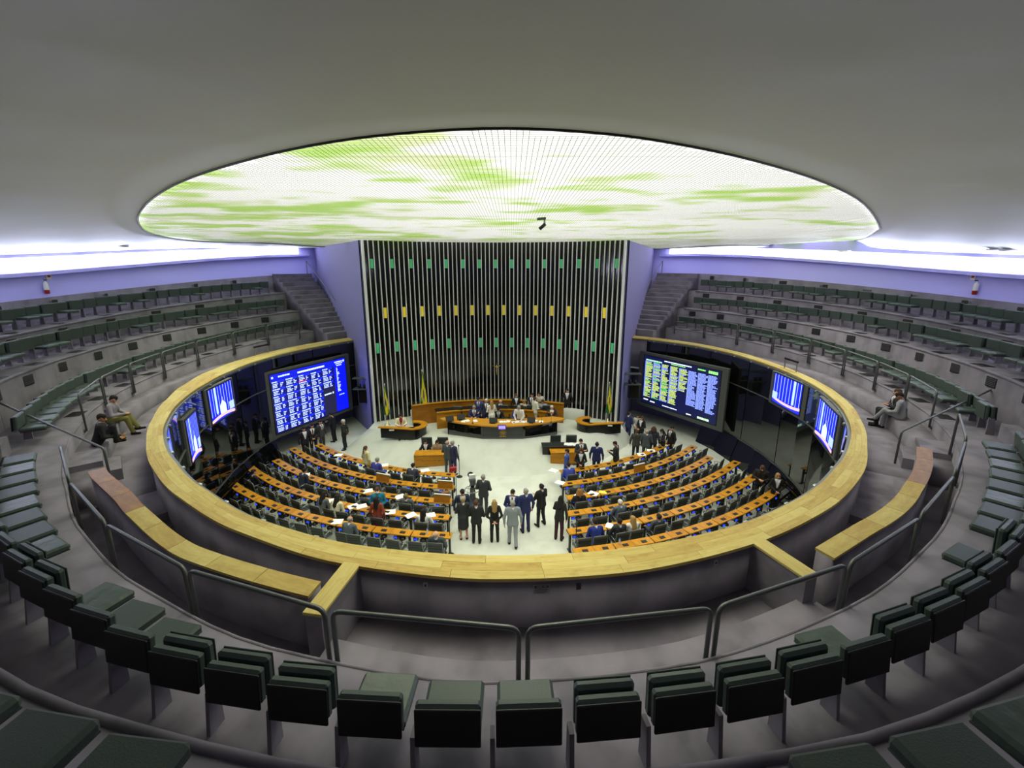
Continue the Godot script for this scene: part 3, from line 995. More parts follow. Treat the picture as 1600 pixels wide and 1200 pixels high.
	var cross := Shape.new()
	var cz := -33.0
	while cz < -5.7:
		var sp: Vector2 = span.call(cz)
		cross.box(Vector3((sp.x + sp.y) * 0.5, disc_y(cz) + 0.042, cz), Vector3(sp.y - sp.x - 0.06, 0.003, 0.0035))
		cz += 0.08
	put("cross_slats", cross.done(), slat_m, lamp).set_meta("kind", "stuff")

func build_mosaic_wall() -> void:
	var o := shell("wall_front", "tall dark wall of pale vertical fins with green and yellow plates", "wall")
	var cx := -0.93
	var rad := 11.7
	var zc := -25.4 + rad
	var at := func(u: float, y: float, inset: float) -> Vector3:      # u in metres along the chord
		var a := asin(u / rad)
		return Vector3(cx + (rad - inset) * sin(a), y, zc - (rad - inset) * cos(a))
	var back := Shape.new(true)
	var n := 40
	for i in n:
		var u0 := lerpf(-6.87, 6.87, float(i) / n)
		var u1 := lerpf(-6.87, 6.87, float(i + 1) / n)
		back.quad(at.call(u0, 0.3, 0.0), at.call(u1, 0.3, 0.0), at.call(u1, CEIL_Y + 0.3, 0.0), at.call(u0, CEIL_Y + 0.3, 0.0))
		back.quad(at.call(u1, 0.3, -0.25), at.call(u0, 0.3, -0.25), at.call(u0, CEIL_Y + 0.3, -0.25), at.call(u1, CEIL_Y + 0.3, -0.25))
	put("dark_panel", back.done(), mat("mosaic_glass", Color(0.045, 0.05, 0.042), 0.12, 0.0, {"metallic_specular": 0.5}), o)
	var fins := 60
	var fy := CEIL_Y + 0.05
	for i in fins:
		var u := lerpf(-6.8, 6.8, float(i) / (fins - 1))
		var p: Vector3 = at.call(u, 0.35 + fy * 0.5, 0.1)
		var wide := 0.042 if (i > 0 and i < fins - 1) else 0.12
		put("fin", box_mesh(Vector3(wide, fy - 0.7, 0.14), 0.01), mats.fin_metal, o, Transform3D(Basis(Vector3.UP, -asin(u / rad)), p))
	# coloured plates set between fins: three bands
	var du := 6.8 * 2.0 / (fins - 1)
	for band in [[9.6, 0.48, "green_plate", 1.5, 15, 0.27], [7.0, 0.56, "yellow_plate", 3.5, 14, 0.27], [5.1, 0.55, "green_plate", 1.5, 15, 0.27]]:
		for i in band[4]:
			var u: float = -6.8 + du * (band[3] + 4.0 * i)
			if u > 6.9:
				continue
			var p: Vector3 = at.call(u, band[0], 0.08)
			put("plate", box_mesh(Vector3(du - 0.062, band[1], 0.12), 0.01), mats[band[2]], o, Transform3D(Basis(Vector3.UP, -asin(u / rad)), p))
	# crucifix hanging on the wall
	var cr := Shape.new()
	cr.bevel(Vector3(0, 0, 0), Vector3(0.07, 0.75, 0.04), 0.008)
	cr.bevel(Vector3(0, 0.17, 0), Vector3(0.5, 0.07, 0.04), 0.008)
	var ct := thing("crucifix", "small gold crucifix hanging on the dark finned wall", "crucifix", Transform3D(Basis.IDENTITY, at.call(0.03, 3.55, 0.24)))
	put("cross", cr.done(), mat("dark_wood", Color(0.16, 0.10, 0.05), 0.5), ct)
	var fig := skin_net([[Vector3(0, -0.18, 0.05), Vector3(0, 0.1, 0.05), 0.03, 0.04, 0], [Vector3(0, 0.1, 0.05), Vector3(-0.2, 0.2, 0.04), 0.025, 0.018, 0], [Vector3(0, 0.1, 0.05), Vector3(0.2, 0.2, 0.04), 0.025, 0.018, 0], [Vector3(0, 0.17, 0.055), Vector3(0.01, 0.22, 0.06), 0.03, 0.032, 0], [Vector3(0, -0.18, 0.05), Vector3(0.01, -0.34, 0.06), 0.026, 0.018, 0]], 0.016, 0.02)
	put("figure", net_mesh(fig, [Color.WHITE]), mat("gilt", Color(0.78, 0.66, 0.36), 0.35, 0.6), ct)

func build_glass_ring() -> void:
	var o := shell("wall_glass_ring", "curved ring of black mirror glass panels hanging below the wooden rim", "wall")
	var phi := -131.5
	while phi < 133.5:
		var p1 := minf(phi + 13.0, 133.5)
		for lv in [[3.74, 5.06], [1.15, 3.7]]:
			var s := Shape.new()
			var a0 := phi + 0.12
			var a1 := p1 - 0.12
			sweep(s, a0, a1, 6.6, block(func(p): return tab(RI, p) - 0.06, func(p): return tab(RI, p) - 0.02, k(lv[0]), k(lv[1])))
			put("glass_panel", s.done(), mats.black_glass, o)
		phi = p1
	# lowest course: glass down to the floor where no one passes under
	for side in [[-103.0, -25.0], [25.0, 104.0]]:
		phi = side[0]
		while phi < side[1] - 0.5:
			var s := Shape.new()
			sweep(s, phi + 0.12, phi + 12.88, 6.5, func(p): return [ring(p, tab(RI, p) - 0.5, 0.0), ring(p, tab(RI, p) - 0.45, 0.0), ring(p, tab(RI, p) - 0.04, 1.14), ring(p, tab(RI, p) - 0.09, 1.14)])
			put("glass_panel", s.done(), mats.black_glass, o)
			phi += 13.0
	var backing := Shape.new(true)
	sweep(backing, -132.5, 134.5, 3.0, block(func(p): return tab(RI, p) - 0.02, func(p): return tab(RI, p) + 0.05, k(1.1), k(5.1)))
	put("backing", backing.done(), mats.black_panel, o)
	var seam := Shape.new()
	sweep(seam, -131.5, 133.5, 2.0, block(func(p): return tab(RI, p) - 0.1, func(p): return tab(RI, p) - 0.05, k(3.7), k(3.74)))
	sweep(seam, -131.5, 133.5, 2.0, block(func(p): return tab(RI, p) - 0.1, func(p): return tab(RI, p) - 0.02, k(1.1), k(1.16)))
	put("seam_rail", seam.done(), mats.screen_bezel, o)
	# thin top channel under the rim with clips
	var ch := Shape.new()
	sweep(ch, -132.0, 134.0, 2.0, block(func(p): return tab(RI, p) - 0.09, func(p): return tab(RI, p) - 0.01, k(5.06), k(5.14)))
	put("top_channel", ch.done(), mats.rail_metal, o)
	for i in 44:
		var q := -130.0 + i * 6.1
		put("clip", box_mesh(Vector3(0.1, 0.06, 0.07), 0.01), mats.steel, o, Transform3D(turn(outward(q)), ring(q, tab(RI, q) - 0.11, 5.09)))
const AISLES := [[-54.5, -49.8], [55.8, 60.4]]
const WELLS := [[-43.5, -9.6], [21.2, 52.5]]      # stairwells between the rim wall and the outer parapets

func in_aisle(phi: float, pad := 0.0) -> bool:
	for a in AISLES:
		if phi > a[0] - pad and phi < a[1] + pad:
			return true
	return false

func build_gallery() -> void:
	var t0 := END_L + 7.6
	var t1 := END_R - 8.6
	# tiers
	for tier in [1, 2, 3]:
		var o := shell("gallery_tier", ["", "lowest carpeted gallery tier behind the guard rails", "second carpeted gallery tier", "third carpeted gallery tier"][tier], "tier")
		var s := Shape.new(true)
		var kk: int = tier
		sweep(s, t0, t1, 2.0, block(func(p): return tier_r(kk, p), func(p): return tier_r(kk + 1, p) + 0.05, k(3.5), func(p): return tier_y(kk, p)))
		put("tier_block", s.done(), mats.gallery_carpet, o)
		var e := Shape.new(true)      # rounded nosing along the edge
		var path := []
		var phi := t0
		while phi <= t1:
			path.append(ring(phi, tier_r(kk, phi) + 0.01, tier_y(kk, phi) - 0.012))
			phi += 2.0
		e.tube(path, 0.024 if tier == 1 else 0.042, 8)
		put("nosing", e.done(), mats.gallery_carpet, o)
	var top := Shape.new(true)
	sweep(top, t0 - 8.0, t1 + 9.0, 3.0, block(func(p): return tier_r(4, p) - 0.02, func(p): return tier_r(4, p) + 0.1, k(3.5), func(p): return tier_y(4, p)))
	put("top_riser", top.done(), mats.gallery_carpet, shell("baseboard_back", "dark carpeted riser at the foot of the lavender wall", "riser"))
	# walkway behind the rim, open over the stairwells
	var wk := shell("floor_walkway", "grey-lavender carpeted walkway behind the wooden rim", "floor")
	for a in [[END_L, WELLS[0][0]], [WELLS[0][1], WELLS[1][0]], [WELLS[1][1], END_R]]:
		var s := Shape.new(true)
		sweep(s, a[0], a[1], 2.0, block(func(p): return tab(RO, p) - 0.1, func(p): return tab(E1, p) + 0.05, k(3.5), k(WALK_Y)))
		put("walkway_slab", s.done(), mats.gallery_carpet, wk)
	for a in WELLS:
		var s := Shape.new(true)
		sweep(s, a[0], a[1], 2.0, block(func(p): return tab(RO, p) + 0.62, func(p): return tab(E1, p) + 0.05, k(3.5), k(WALK_Y)))
		put("walkway_slab", s.done(), mats.gallery_carpet, wk)
	# the sitting step in front of the lowest tier
	var stp := shell("gallery_step", "broad carpeted step in front of the guard rails", "step")
	for a in [[t0 - 0.5, -44.0], [-8.4, 20.8], [52.6, t1 + 0.5]]:
		var s := Shape.new(true)
		sweep(s, a[0], a[1], 2.0, block(func(p): return tab(E1, p) - (0.64 if absf(p) < 30.0 else 0.6 + 0.25 * ease01(absf(p), 80, 125)), func(p): return tab(E1, p) + 0.03, k(4.0), k(STEP_Y)))
		put("step_block", s.done(), mats.gallery_carpet, stp)
	# rim: parapet wall and its plank cap
	var pw := Shape.new(true)
	sweep(pw, END_L - 2.0, END_R + 1.0, 2.0, block(func(p): return tab(RI, p) + 0.05, func(p): return tab(RO, p) - 0.05, k(3.4), k(RIM_Y - 0.05)))
	put("parapet_wall", pw.done(), mats.gallery_carpet, shell("wall_parapet", "dark carpeted parapet wall under the curved wooden rim", "wall"))
	var rim := shell("trim_2", "broad curved wooden rim of yellow planks round the chamber", "trim")
	var tones := ["rim_wood_a", "rim_wood_b", "rim_wood_c"]
	for lane in 3:
		var phi := END_L - 2.0 - lane * 1.7
		while phi < END_R + 1.0:
			var len := rng.randf_range(5.0, 7.5)
			var a := maxf(phi, END_L - 2.0)
			var b := minf(phi + len, END_R + 1.0)
			phi += len
			if b - a < 0.3:
				continue
			var f0 := lane / 3.0
			var f1 := (lane + 1) / 3.0
			var s := Shape.new()
			var n := maxi(int(b - a), 2)
			var prev := []
			var bump := rng.randf_range(-0.0015, 0.0015)
			for i in n + 1:
				var p := lerpf(a, b - 0.02, float(i) / n)
				var ri := tab(RI, p) - 0.02
				var ro := tab(RO, p)
				var x0 := lerpf(ri, ro, f0) + (0.002 if lane else 0.0)
				var x1 := lerpf(ri, ro, f1)
				var cur := [ring(p, x0, RIM_Y - 0.05), ring(p, x1, RIM_Y - 0.05), ring(p, x1, RIM_Y + bump), ring(p, x0, RIM_Y + bump)]
				if i > 0:
					var u0 := (i - 1.0) / n
					var u1 := float(i) / n
					s.quad(prev[3], prev[2], cur[2], cur[3], Vector2(u0, f0), Vector2(u0, f1), Vector2(u1, f1), Vector2(u1, f0))
					s.quad(prev[1], cur[1], cur[2], prev[2], Vector2(u0, f0), Vector2(u1, f0), Vector2(u1, f0 + 0.03), Vector2(u0, f0 + 0.03))
					s.quad(prev[0], prev[3], cur[3], cur[0], Vector2(u0, f0), Vector2(u0, f0 + 0.03), Vector2(u1, f0 + 0.03), Vector2(u1, f0))
					s.quad(prev[0], cur[0], cur[1], prev[1])
				if i == 0:
					s.quad(cur[0], cur[1], cur[2], cur[3])
				if i == n:
					s.quad(cur[1], cur[0], cur[3], cur[2])
				prev = cur
			put("plank", s.done(), mats[tones[rng.randi() % 3]], rim)
	# outer parapets beside the stairwells, and the short cross walls
	for a in [[-43.5, -10.2, "left"], [23.6, 52.8, "right"]]:
		var o := shell("wall_stair_parapet", "curved stairwell parapet with a worn wooden top on the %s" % a[2], "wall")
		var mid_off := func(p): return (0.72 + 0.2 * ease01(p, -22, -10) - 0.22 * ease01(p, -33, -43)) if p < 0 else (0.76 - 0.18 * ease01(p, 24, 40))
		var inner := func(p): return tab(E1, p) - mid_off.call(p) - 0.12
		var outer := func(p): return tab(E1, p) - mid_off.call(p) + 0.12
		var s := Shape.new(true)
		sweep(s, a[0], a[1], 2.0, block(inner, outer, k(3.4), k(RIM_Y - 0.04)))
		put("parapet_wall", s.done(), mats.gallery_carpet, o)
		var n := 8
		for i in n:
			var c := Shape.new()
			sweep(c, lerpf(a[0], a[1], float(i) / n) + 0.02, lerpf(a[0], a[1], float(i + 1) / n) - 0.02, 1.0, block(func(p): return inner.call(p) - 0.02, func(p): return outer.call(p) + 0.02, k(RIM_Y - 0.04), k(RIM_Y)))
			put("plank", c.done(), mats["worn_wood" if (i in [0, 1, 2] and a[0] < 0) or (i in [5, 6, 7] and a[0] > 0) else tones[i % 3]], o)
	for a in [[-9.2, "left"], [20.6, "right"]]:
		var o := shell("wall_cross", "short cross wall with a yellow wooden top, on the %s of the near bay" % a[1], "wall")
		var dir := outward(a[0])
		var r0 := tab(RO, a[0]) - 0.04
		var r1 := tab(E1, a[0]) - 0.55
		var mid := ring(a[0], (r0 + r1) * 0.5, 0.0)
		var b := turn(dir)
		put("wall", box_mesh(Vector3(0.22, 1.8, r1 - r0)), mats.gallery_carpet, o, Transform3D(b, mid + Vector3(0, 4.25, 0)))
		put("plank", box_mesh(Vector3(0.27, 0.045, r1 - r0 + 0.03), 0.006), mats.rim_wood_c, o, Transform3D(b, mid + Vector3(0, RIM_Y - 0.022, 0)))
	# stairs going down in the wells
	for a in [[-38.5, 1.0, "left"], [40.5, -1.0, "right"]]:
		var o := shell("stair_flight", "carpeted stairs going down in the %s stairwell" % a[2], "stairs")
		for i in 6:
			var s := Shape.new()
			var p0: float = a[0] + a[1] * (i * 1.55 - ((5.0 if a[1] > 0 else 12.6) if i == 0 else 0.0))
			var p1: float = a[0] + a[1] * ((i + 1) * 1.55 if i < 5 else 24.0)
			var yy := WALK_Y - i * 0.19 - 0.003
			sweep(s, minf(p0, p1), maxf(p0, p1), 1.5, block(func(p): return tab(RO, p) - 0.1, func(p): return tab(RO, p) + 0.66, k(yy - 0.5), k(yy)))
			put("step", s.done(), mats.gallery_carpet, o)
	# stepped aisles between the tiers
	for q in 2:
		var a: Array = AISLES[q]
		var o := shell("aisle_stairs", "stepped carpeted aisle crossing the gallery tiers on the %s" % ["left", "right"][q], "stairs")
		for tier in [0, 1, 2, 3]:
			var lo := WALK_Y if tier == 0 else tier_y(tier, a[0])
			var hi := tier_y(tier + 1, a[0])
			var steps := 2 if tier < 1 else 3
			for i in steps - (0 if tier == 0 else 1):
				var s := Shape.new()
				var top_y := lerpf(lo, hi, float(i + 1) / steps)
				if tier == 0:
					top_y = [4.63, 4.92][i]
				var kk: int = tier
				var dr := (steps - i - (0 if tier == 0 else 1)) * 0.3 + (0.28 if tier == 0 else 0.0)
				var edge := func(p): return tier_r(kk + 1, p)
				sweep(s, a[0], a[1], 1.2, block(func(p): return edge.call(p) - dr, func(p): return edge.call(p) + 0.02, k(lo - 0.02), k(top_y)))
				put("step", s.done(), mats.gallery_carpet, o)
	# steep stairs beside the side walls
	for q in 2:
		var o := shell("end_stairs", "steep carpeted stairs climbing beside the purple wall on the %s" % ["left", "right"][q], "stairs")
		var p0: float = END_L + 0.2 if q == 0 else END_R - 8.8
		var p1: float = END_L + 7.8 if q == 0 else END_R - 0.2
		for i in 14:
			var s := Shape.new()
			var f := i / 14.0
			var y := lerpf(5.3, tier_y(4, 136.0) , (i + 1) / 14.0)
			sweep(s, p0, p1, 2.0, block(func(p): return lerpf(tab(RO, p) + 0.3, tier_r(4, p), f), func(p): return tier_r(4, p), k(3.5), k(y)))
			put("step", s.done(), mats.gallery_carpet, o)

func leather_seat(down: bool, worn: bool) -> Array:      # parts [name, mesh, material, transform]; origin on the floor under the back, facing -z
	var key := "seat%s" % down
	if not meshes.has(key):
		var b := Shape.new()
		b.bevel(Vector3(0, 0.575, 0.0), Vector3(0.535, 0.33, 0.085), 0.022, Basis(Vector3.RIGHT, -0.1))
		var sh := Shape.new()
		sh.bevel(Vector3(0, 0.555, 0.055), Vector3(0.54, 0.34, 0.025), 0.008, Basis(Vector3.RIGHT, -0.1))
		var c := Shape.new()
		var piping := Shape.new()
		if down:
			c.bevel(Vector3(0, 0.37, -0.27), Vector3(0.52, 0.1, 0.48), 0.028)
			piping.bevel(Vector3(0, 0.325, -0.27), Vector3(0.5, 0.02, 0.46), 0.006)
		else:
			c.bevel(Vector3(0, 0.56, -0.115), Vector3(0.52, 0.4, 0.09), 0.028, Basis(Vector3.RIGHT, -0.06))
			piping.bevel(Vector3(0, 0.56, -0.163), Vector3(0.5, 0.38, 0.018), 0.006, Basis(Vector3.RIGHT, -0.06))
		var l := Shape.new()
		l.prism([Vector2(0.09, 0.0), Vector2(-0.08, 0.0), Vector2(-0.08, 0.42), Vector2(0.03, 0.42)], -0.32, -0.28, Transform3D(Basis(Vector3(0, 0, 1), Vector3(1, 0, 0), Vector3(0, 1, 0)), Vector3.ZERO))
		meshes[key] = [b.done(), sh.done(), c.done(), piping.done(), l.done()]
	var m: Array = meshes[key]
	return [["backrest", m[0], mats.green_leather], ["back_shell", m[1], mats.black_plastic], ["cushion", m[2], mats.worn_leather if worn else mats.green_leather], ["seat_pan", m[3], mat("seat_pan", Color(0.24, 0.285, 0.26), 0.5)], ["support", m[4], mats.gallery_carpet]]

func build_gallery_seats() -> void:
	var words := ["", "first", "second", "third"]
	for row in [1, 2, 3]:
		var kk: int = row
		for side in [-1.0, 1.0]:
			var phi := 2.1 if row == 1 else 0.9
			var count := 0
			var idx := 0 if side > 0 else 1
			if side < 0:
				phi -= rad_to_deg(0.66 / (tier_r(kk, 0.0) + 0.84))
			while phi > END_L + 9.4 and phi < END_R - 10.4:
				var r := tier_r(kk, phi) + (0.84 if row == 1 else (0.76 if absf(phi) < 50.0 else 0.88))
				var at := phi
				var stepd := rad_to_deg((0.66 if absf(phi) < 62.0 else 0.6) / r)
				phi += side * stepd
				idx += 1
				if in_aisle(at, 1.5):
					count = 0
					continue
				count += 1
				if row == 2 and (absf(at) < 5.6 or absf(at) > 33.0 and absf(at) < 46.0):
					continue      # out of the picture, beside and below the camera
				if row == 3 and absf(at) < 62.0:
					continue
				var down: bool
				if row == 1 and absf(at) < 56.0:
					down = (side < 0 and (idx <= 3 or (idx >= 7 and idx <= 9) or idx > 11)) or (side > 0 and (idx == 1 or idx == 6 or idx == 11 or idx > 12))
				elif row == 2 and absf(at) < 60.0:
					down = true
				elif row == 1 and at < 0:
					down = at > -76.0 or (at > -88.0 and at < -83.0)
				else:
					down = rng.randf() < (0.55 if at > 0 else 0.42)
				var past: bool = absf(at) > 56.0
				var lab := "green leather folding seat, cushion %s, %s %s, %s gallery row" % ["down" if down else "up", nth(count), ("past the %s aisle" if past else "from the row's middle, %s half") % ("left" if side < 0 else "right"), words[row]]
				var o := thing("gallery_seat", lab, "seat", Transform3D(turn(-outward(at)), ring(at, r, tier_y(kk, at))), "folding seats in the %s gallery row" % words[row])
				for p in leather_seat(down, idx % 3 == 0):
					put(p[0], p[1], p[2], o)

func rail_path(pts: Array, rad := 0.1) -> Array:      # a polyline with rounded corners
	var out := [pts[0]]
	for i in range(1, pts.size() - 1):
		var a: Vector3 = pts[i] + (pts[i - 1] - pts[i]).normalized() * rad
		var b: Vector3 = pts[i] + (pts[i + 1] - pts[i]).normalized() * rad
		for j in 5:
			var t := j / 4.0
			out.append(a.lerp(pts[i], t).lerp((pts[i] as Vector3).lerp(b, t), t))
	out.append(pts[pts.size() - 1])
	return out

func build_rails() -> void:
	# one bent tube for each length of guard rail along the edge of the lowest tier
	var starts := []
	for q in [[1, 2.35], [-1, 1.95]]:
		var phi: float = q[1]
		var order := 0
		while absf(phi) < 126.5:
			var r := tab(E1, phi)
			var w := rad_to_deg(2.03 / r)
			var a: float = phi
			var b: float = phi + q[0] * w
			phi = b + q[0] * rad_to_deg(0.1 / r)
			if b < END_L + 8.2 or b > END_R - 9.0:
				break
			if in_aisle((a + b) * 0.5, 3.2):
				continue
			order += 1
			starts.append([minf(a, b), maxf(a, b), order])
	for s in starts:
		var mid: float = (s[0] + s[1]) * 0.5
		var hgt := 0.6 + 0.2 * ease01(absf(mid), 22, 60)
		var pts := []
		var f := func(p: float, y: float) -> Vector3: return ring(p, tab(E1, p) - 0.06, tier_y(1, p) + y)
		pts.append(f.call(s[0], -0.28))
		pts.append(f.call(s[0], hgt))
		pts.append(f.call(s[1], hgt))
		pts.append(f.call(s[1], -0.28))
		var sh := Shape.new(true)
		sh.tube(rail_path(pts, 0.11), 0.027, 10)
		var o := thing("guard_rail", "bent grey tube guard rail, %s from the middle gap, %s half of the gallery" % [nth(s[2]), "left" if mid < 0 else "right"], "railing", Transform3D.IDENTITY, "guard rails along the first gallery tier")
		put("rail_tube", sh.done(), mats.rail_metal, o)
		for e in [s[0], s[1]]:
			var fl := Shape.new()
			fl.lathe([Vector2(0, -0.015), Vector2(0.05, -0.015), Vector2(0.05, 0.012), Vector2(0, 0.012)], f.call(e, -0.27) + outward(e) * 0.03, turn(outward(e)) * Basis(Vector3.RIGHT, PI / 2), 10)
			put("flange", fl.done(), mats.rail_metal, o)
	# sloping handrails of the aisles
	for q in [[174, 755, 163, 704, 6, 672, "left", 0.8], [1398, 724, 1411, 672, 1562, 640, "right", 0.85]]:
		var base := on_y(q[0], q[1], WALK_Y)
		var topp := base + Vector3(0, 0.9, 0)
		var foot := on_y(q[4], q[5], tier_y(1, 60.0))
		var far := foot + Vector3(0, q[7], 0)
		var sh := Shape.new(true)
		sh.tube(rail_path([base, topp, far, foot], 0.09), 0.027, 10)
		put("rail_tube", sh.done(), mats.rail_metal, thing("handrail", "sloping dark tube handrail beside the %s aisle steps" % q[6], "handrail"))
	# handrails on the purple walls
	for q in 2:
		var pa: float = END_L + 0.9 if q == 0 else END_R - 0.9
		var pts := []
		for i in 5:
			var f := i / 4.0
			pts.append(ring(pa, lerpf(tab(RO, pa) + 0.4, tier_r(4, pa) - 0.3, f), lerpf(6.2, tier_y(4, pa) + 0.9, f)))
		pts.append(pts[4] + Vector3(0, -0.9, 0))
		var sh := Shape.new(true)
		sh.tube(rail_path(pts, 0.05), 0.025, 8)
		put("rail_tube", sh.done(), mats.rail_metal, thing("handrail", "thin handrail up the steep end stairs on the %s" % ["left", "right"][q], "handrail"))

func build_gallery_details() -> void:
	# ventilation grilles in the risers behind each row
	for row in [1, 2, 3]:
		var kk: int = row
		for side in [-1.0, 1.0]:
			var phi: float = side * 63.0
			var order := 0
			while absf(phi) < (125.0 if side < 0 else 133.0):
				var r := tier_r(kk + 1, phi) - 0.012
				var hi := tier_y(kk + 1, phi)
				order += 1
				var o := thing("vent_grille", "dark vent grille in the riser behind the %s seat row, %s from the %s aisle" % [["", "first", "second", "third"][row], nth(order), "left" if side < 0 else "right"], "vent", Transform3D(turn(-outward(phi)), ring(phi, r, hi - 0.27)), "vent grilles in the gallery risers")
				put("frame", box_mesh(Vector3(0.46, 0.3, 0.022), 0.005), mats.dark_trim, o)
				for i in 5:
					put("louvre", box_mesh(Vector3(0.42, 0.02, 0.02)), mat("louvre", Color(0.13, 0.13, 0.13), 0.6), o, Transform3D(Basis(Vector3.RIGHT, 0.5), Vector3(0, -0.1 + i * 0.05, -0.014)))
				# a flat floor plate under the seats, half-way to the next grille
				var half: float = phi + side * rad_to_deg((0.95 if row == 1 else 1.15) / r)
				var fp := thing("floor_plate", "dark square floor plate under the %s seat row, %s from the %s aisle" % [["", "first", "second", "third"][row], nth(order), "left" if side < 0 else "right"], "plate", Transform3D(turn(-outward(half)), ring(half, tier_r(kk, half) + 0.3, tier_y(kk, half) + 0.006)), "floor plates under the gallery seats")
				put("plate", box_mesh(Vector3(0.5, 0.012, 0.36), 0.004), mats.dark_trim, fp)
				put("lifting_bar", box_mesh(Vector3(0.16, 0.01, 0.025), 0.003), mat("louvre", Color(0.13, 0.13, 0.13), 0.6), fp, Transform3D(Basis.IDENTITY, Vector3(0, 0.01, 0)))
				phi += side * rad_to_deg((1.9 if row == 1 else 2.3) / r)
	# notice, switch plates on the near face of the parapet
	var plate := func(x: float, y: float, w: float, h: float, called: String, lab: String, cat: String) -> Node3D:
		var p := on_y(x, y, 5.0)
		var phi := phi_of(p)
		for i in 6:
			var q := ring(phi, tab(RO, phi) - 0.045, 0.0)
			var d := ray(x, y)
			var t := q.z / d.z
			p = EYE + d * t
			phi = phi_of(p)
		return thing(called, lab, cat, Transform3D(turn(-outward(phi)), ring(phi, tab(RO, phi) - 0.04, p.y)))
	var nt: Node3D = plate.call(846, 920, 0.25, 0.17, "notice_plate", "small grey notice plate with lines of text on the parapet under the rim", "sign")
	put("plate", box_mesh(Vector3(0.235, 0.15, 0.01), 0.003), mat("notice_grey", Color(0.55, 0.55, 0.56), 0.5), nt)
	put("heading_bar", box_mesh(Vector3(0.205, 0.032, 0.003)), mats.dark_trim, nt, Transform3D(Basis.IDENTITY, Vector3(0, 0.045, 0.007)))
	for i in 2:
		put("heading_line", box_mesh(Vector3([0.08, 0.04][i], 0.01, 0.002)), mat("notice_pale", Color(0.6, 0.6, 0.6), 0.6), nt, Transform3D(Basis.IDENTITY, Vector3([-0.03, 0.05][i], 0.045, 0.0095)))
	for i in 6:
		put("text_line", box_mesh(Vector3([0.19, 0.17, 0.2, 0.16, 0.19, 0.12][i], 0.006, 0.002)), mat("notice_ink", Color(0.25, 0.25, 0.26), 0.6), nt, Transform3D(Basis.IDENTITY, Vector3(-0.005, 0.02 - i * 0.015, 0.006)))
	for e in [[665, 914, "pale socket plate on the parapet left of the notice"], [904, 916, "dark socket plate on the parapet right of the notice"], [1118, 879, "square socket plate on the parapet beside the right cross wall"]]:
		var pl: Node3D = plate.call(e[0], e[1], 0.08, 0.12, "socket_plate", e[2], "socket")
		put("plate", box_mesh(Vector3(0.07, 0.105, 0.01), 0.004), mat("notice_grey", Color(0.5, 0.5, 0.5), 0.5) if e[0] != 904 else mats.dark_trim, pl)
		put("socket", box_mesh(Vector3(0.03, 0.035, 0.004)), mats.black_plastic, pl, Transform3D(Basis.IDENTITY, Vector3(0, 0, 0.007)))
	# fire extinguishers with a small sign above on the lavender wall
	for e in [[-91.5, "left"], [90.5, "right"]]:
		var phi: float = e[0]
		var base := ring(phi, tier_r(4, phi) - 0.13, tier_y(4, phi) + 0.15)
		var o := thing("fire_extinguisher", "red and white fire extinguisher on the %s of the lavender wall" % e[1], "extinguisher", Transform3D(turn(-outward(phi)), base))
		var s := Shape.new(true)
		s.lathe([Vector2(0, 0), Vector2(0.07, 0.0), Vector2(0.085, 0.03), Vector2(0.085, 0.16)], Vector3.ZERO)
		put("red_foot", s.done(), mat("red_paint", Color(0.62, 0.08, 0.07), 0.4), o)
		var s2 := Shape.new(true)
		s2.lathe([Vector2(0.085, 0.16), Vector2(0.085, 0.4), Vector2(0.06, 0.46), Vector2(0.025, 0.48), Vector2(0.025, 0.53), Vector2(0, 0.53)], Vector3.ZERO)
		put("cylinder", s2.done(), mats.white_plastic, o)
		var s3 := Shape.new()
		s3.bevel(Vector3(0, 0.55, -0.03), Vector3(0.03, 0.04, 0.14), 0.008)
		put("valve", s3.done(), mats.black_plastic, o)
		var sg := thing("extinguisher_sign", "small red and white sign above the %s fire extinguisher" % e[1], "sign", Transform3D(turn(-outward(phi)), ring(phi + 0.9 * signf(phi), tier_r(4, phi) - 0.02, tier_y(5, phi) - 0.22)))
		put("sign_plate", box_mesh(Vector3(0.2, 0.2, 0.015), 0.004), mats.white_plastic, sg)
		put("red_square", box_mesh(Vector3(0.12, 0.09, 0.006)), mats.red_paint, sg, Transform3D(Basis.IDENTITY, Vector3(0, 0.03, -0.01)))
	# round ceiling air outlets near the coves
	for e in [[190, 390, "left cove"], [1578, 388, "right cove, nearer the disc"], [1555, 403, "right cove, nearer the wall"], [1320, 394, "right cove, far along it"]]:
		var d := ray(e[0], e[1])
		var t := 6.0
		var p := EYE
		while t < 40.0:
			p = EYE + d * t
			var ph := phi_of(p)
			var rr := Vector2(p.x - MID.x, p.z - MID.y).length()
			if rr > tier_r(4, ph) - 0.75:
				break
			t += 0.05
		var phi := phi_of(p)
		var r := tier_r(4, phi) - 0.75
		var o := thing("air_outlet", "flat round ceiling air outlet by the %s" % e[2], "vent", Transform3D(Basis.IDENTITY, ring(phi, r, ceil_y(phi, r) - 0.02)))
		var s := Shape.new(true)
		s.lathe([Vector2(0.26, 0.02), Vector2(0.28, -0.015), Vector2(0.2, -0.03)], Vector3.ZERO, Basis.IDENTITY, 20)
		put("outlet_ring", s.done(), mats.white_plastic, o)
		var s2 := Shape.new(true)
		s2.lathe([Vector2(0.2, -0.02), Vector2(0.12, -0.03), Vector2(0, -0.03)], Vector3.ZERO, Basis.IDENTITY, 20)
		put("outlet_core", s2.done(), mats.dark_trim, o)
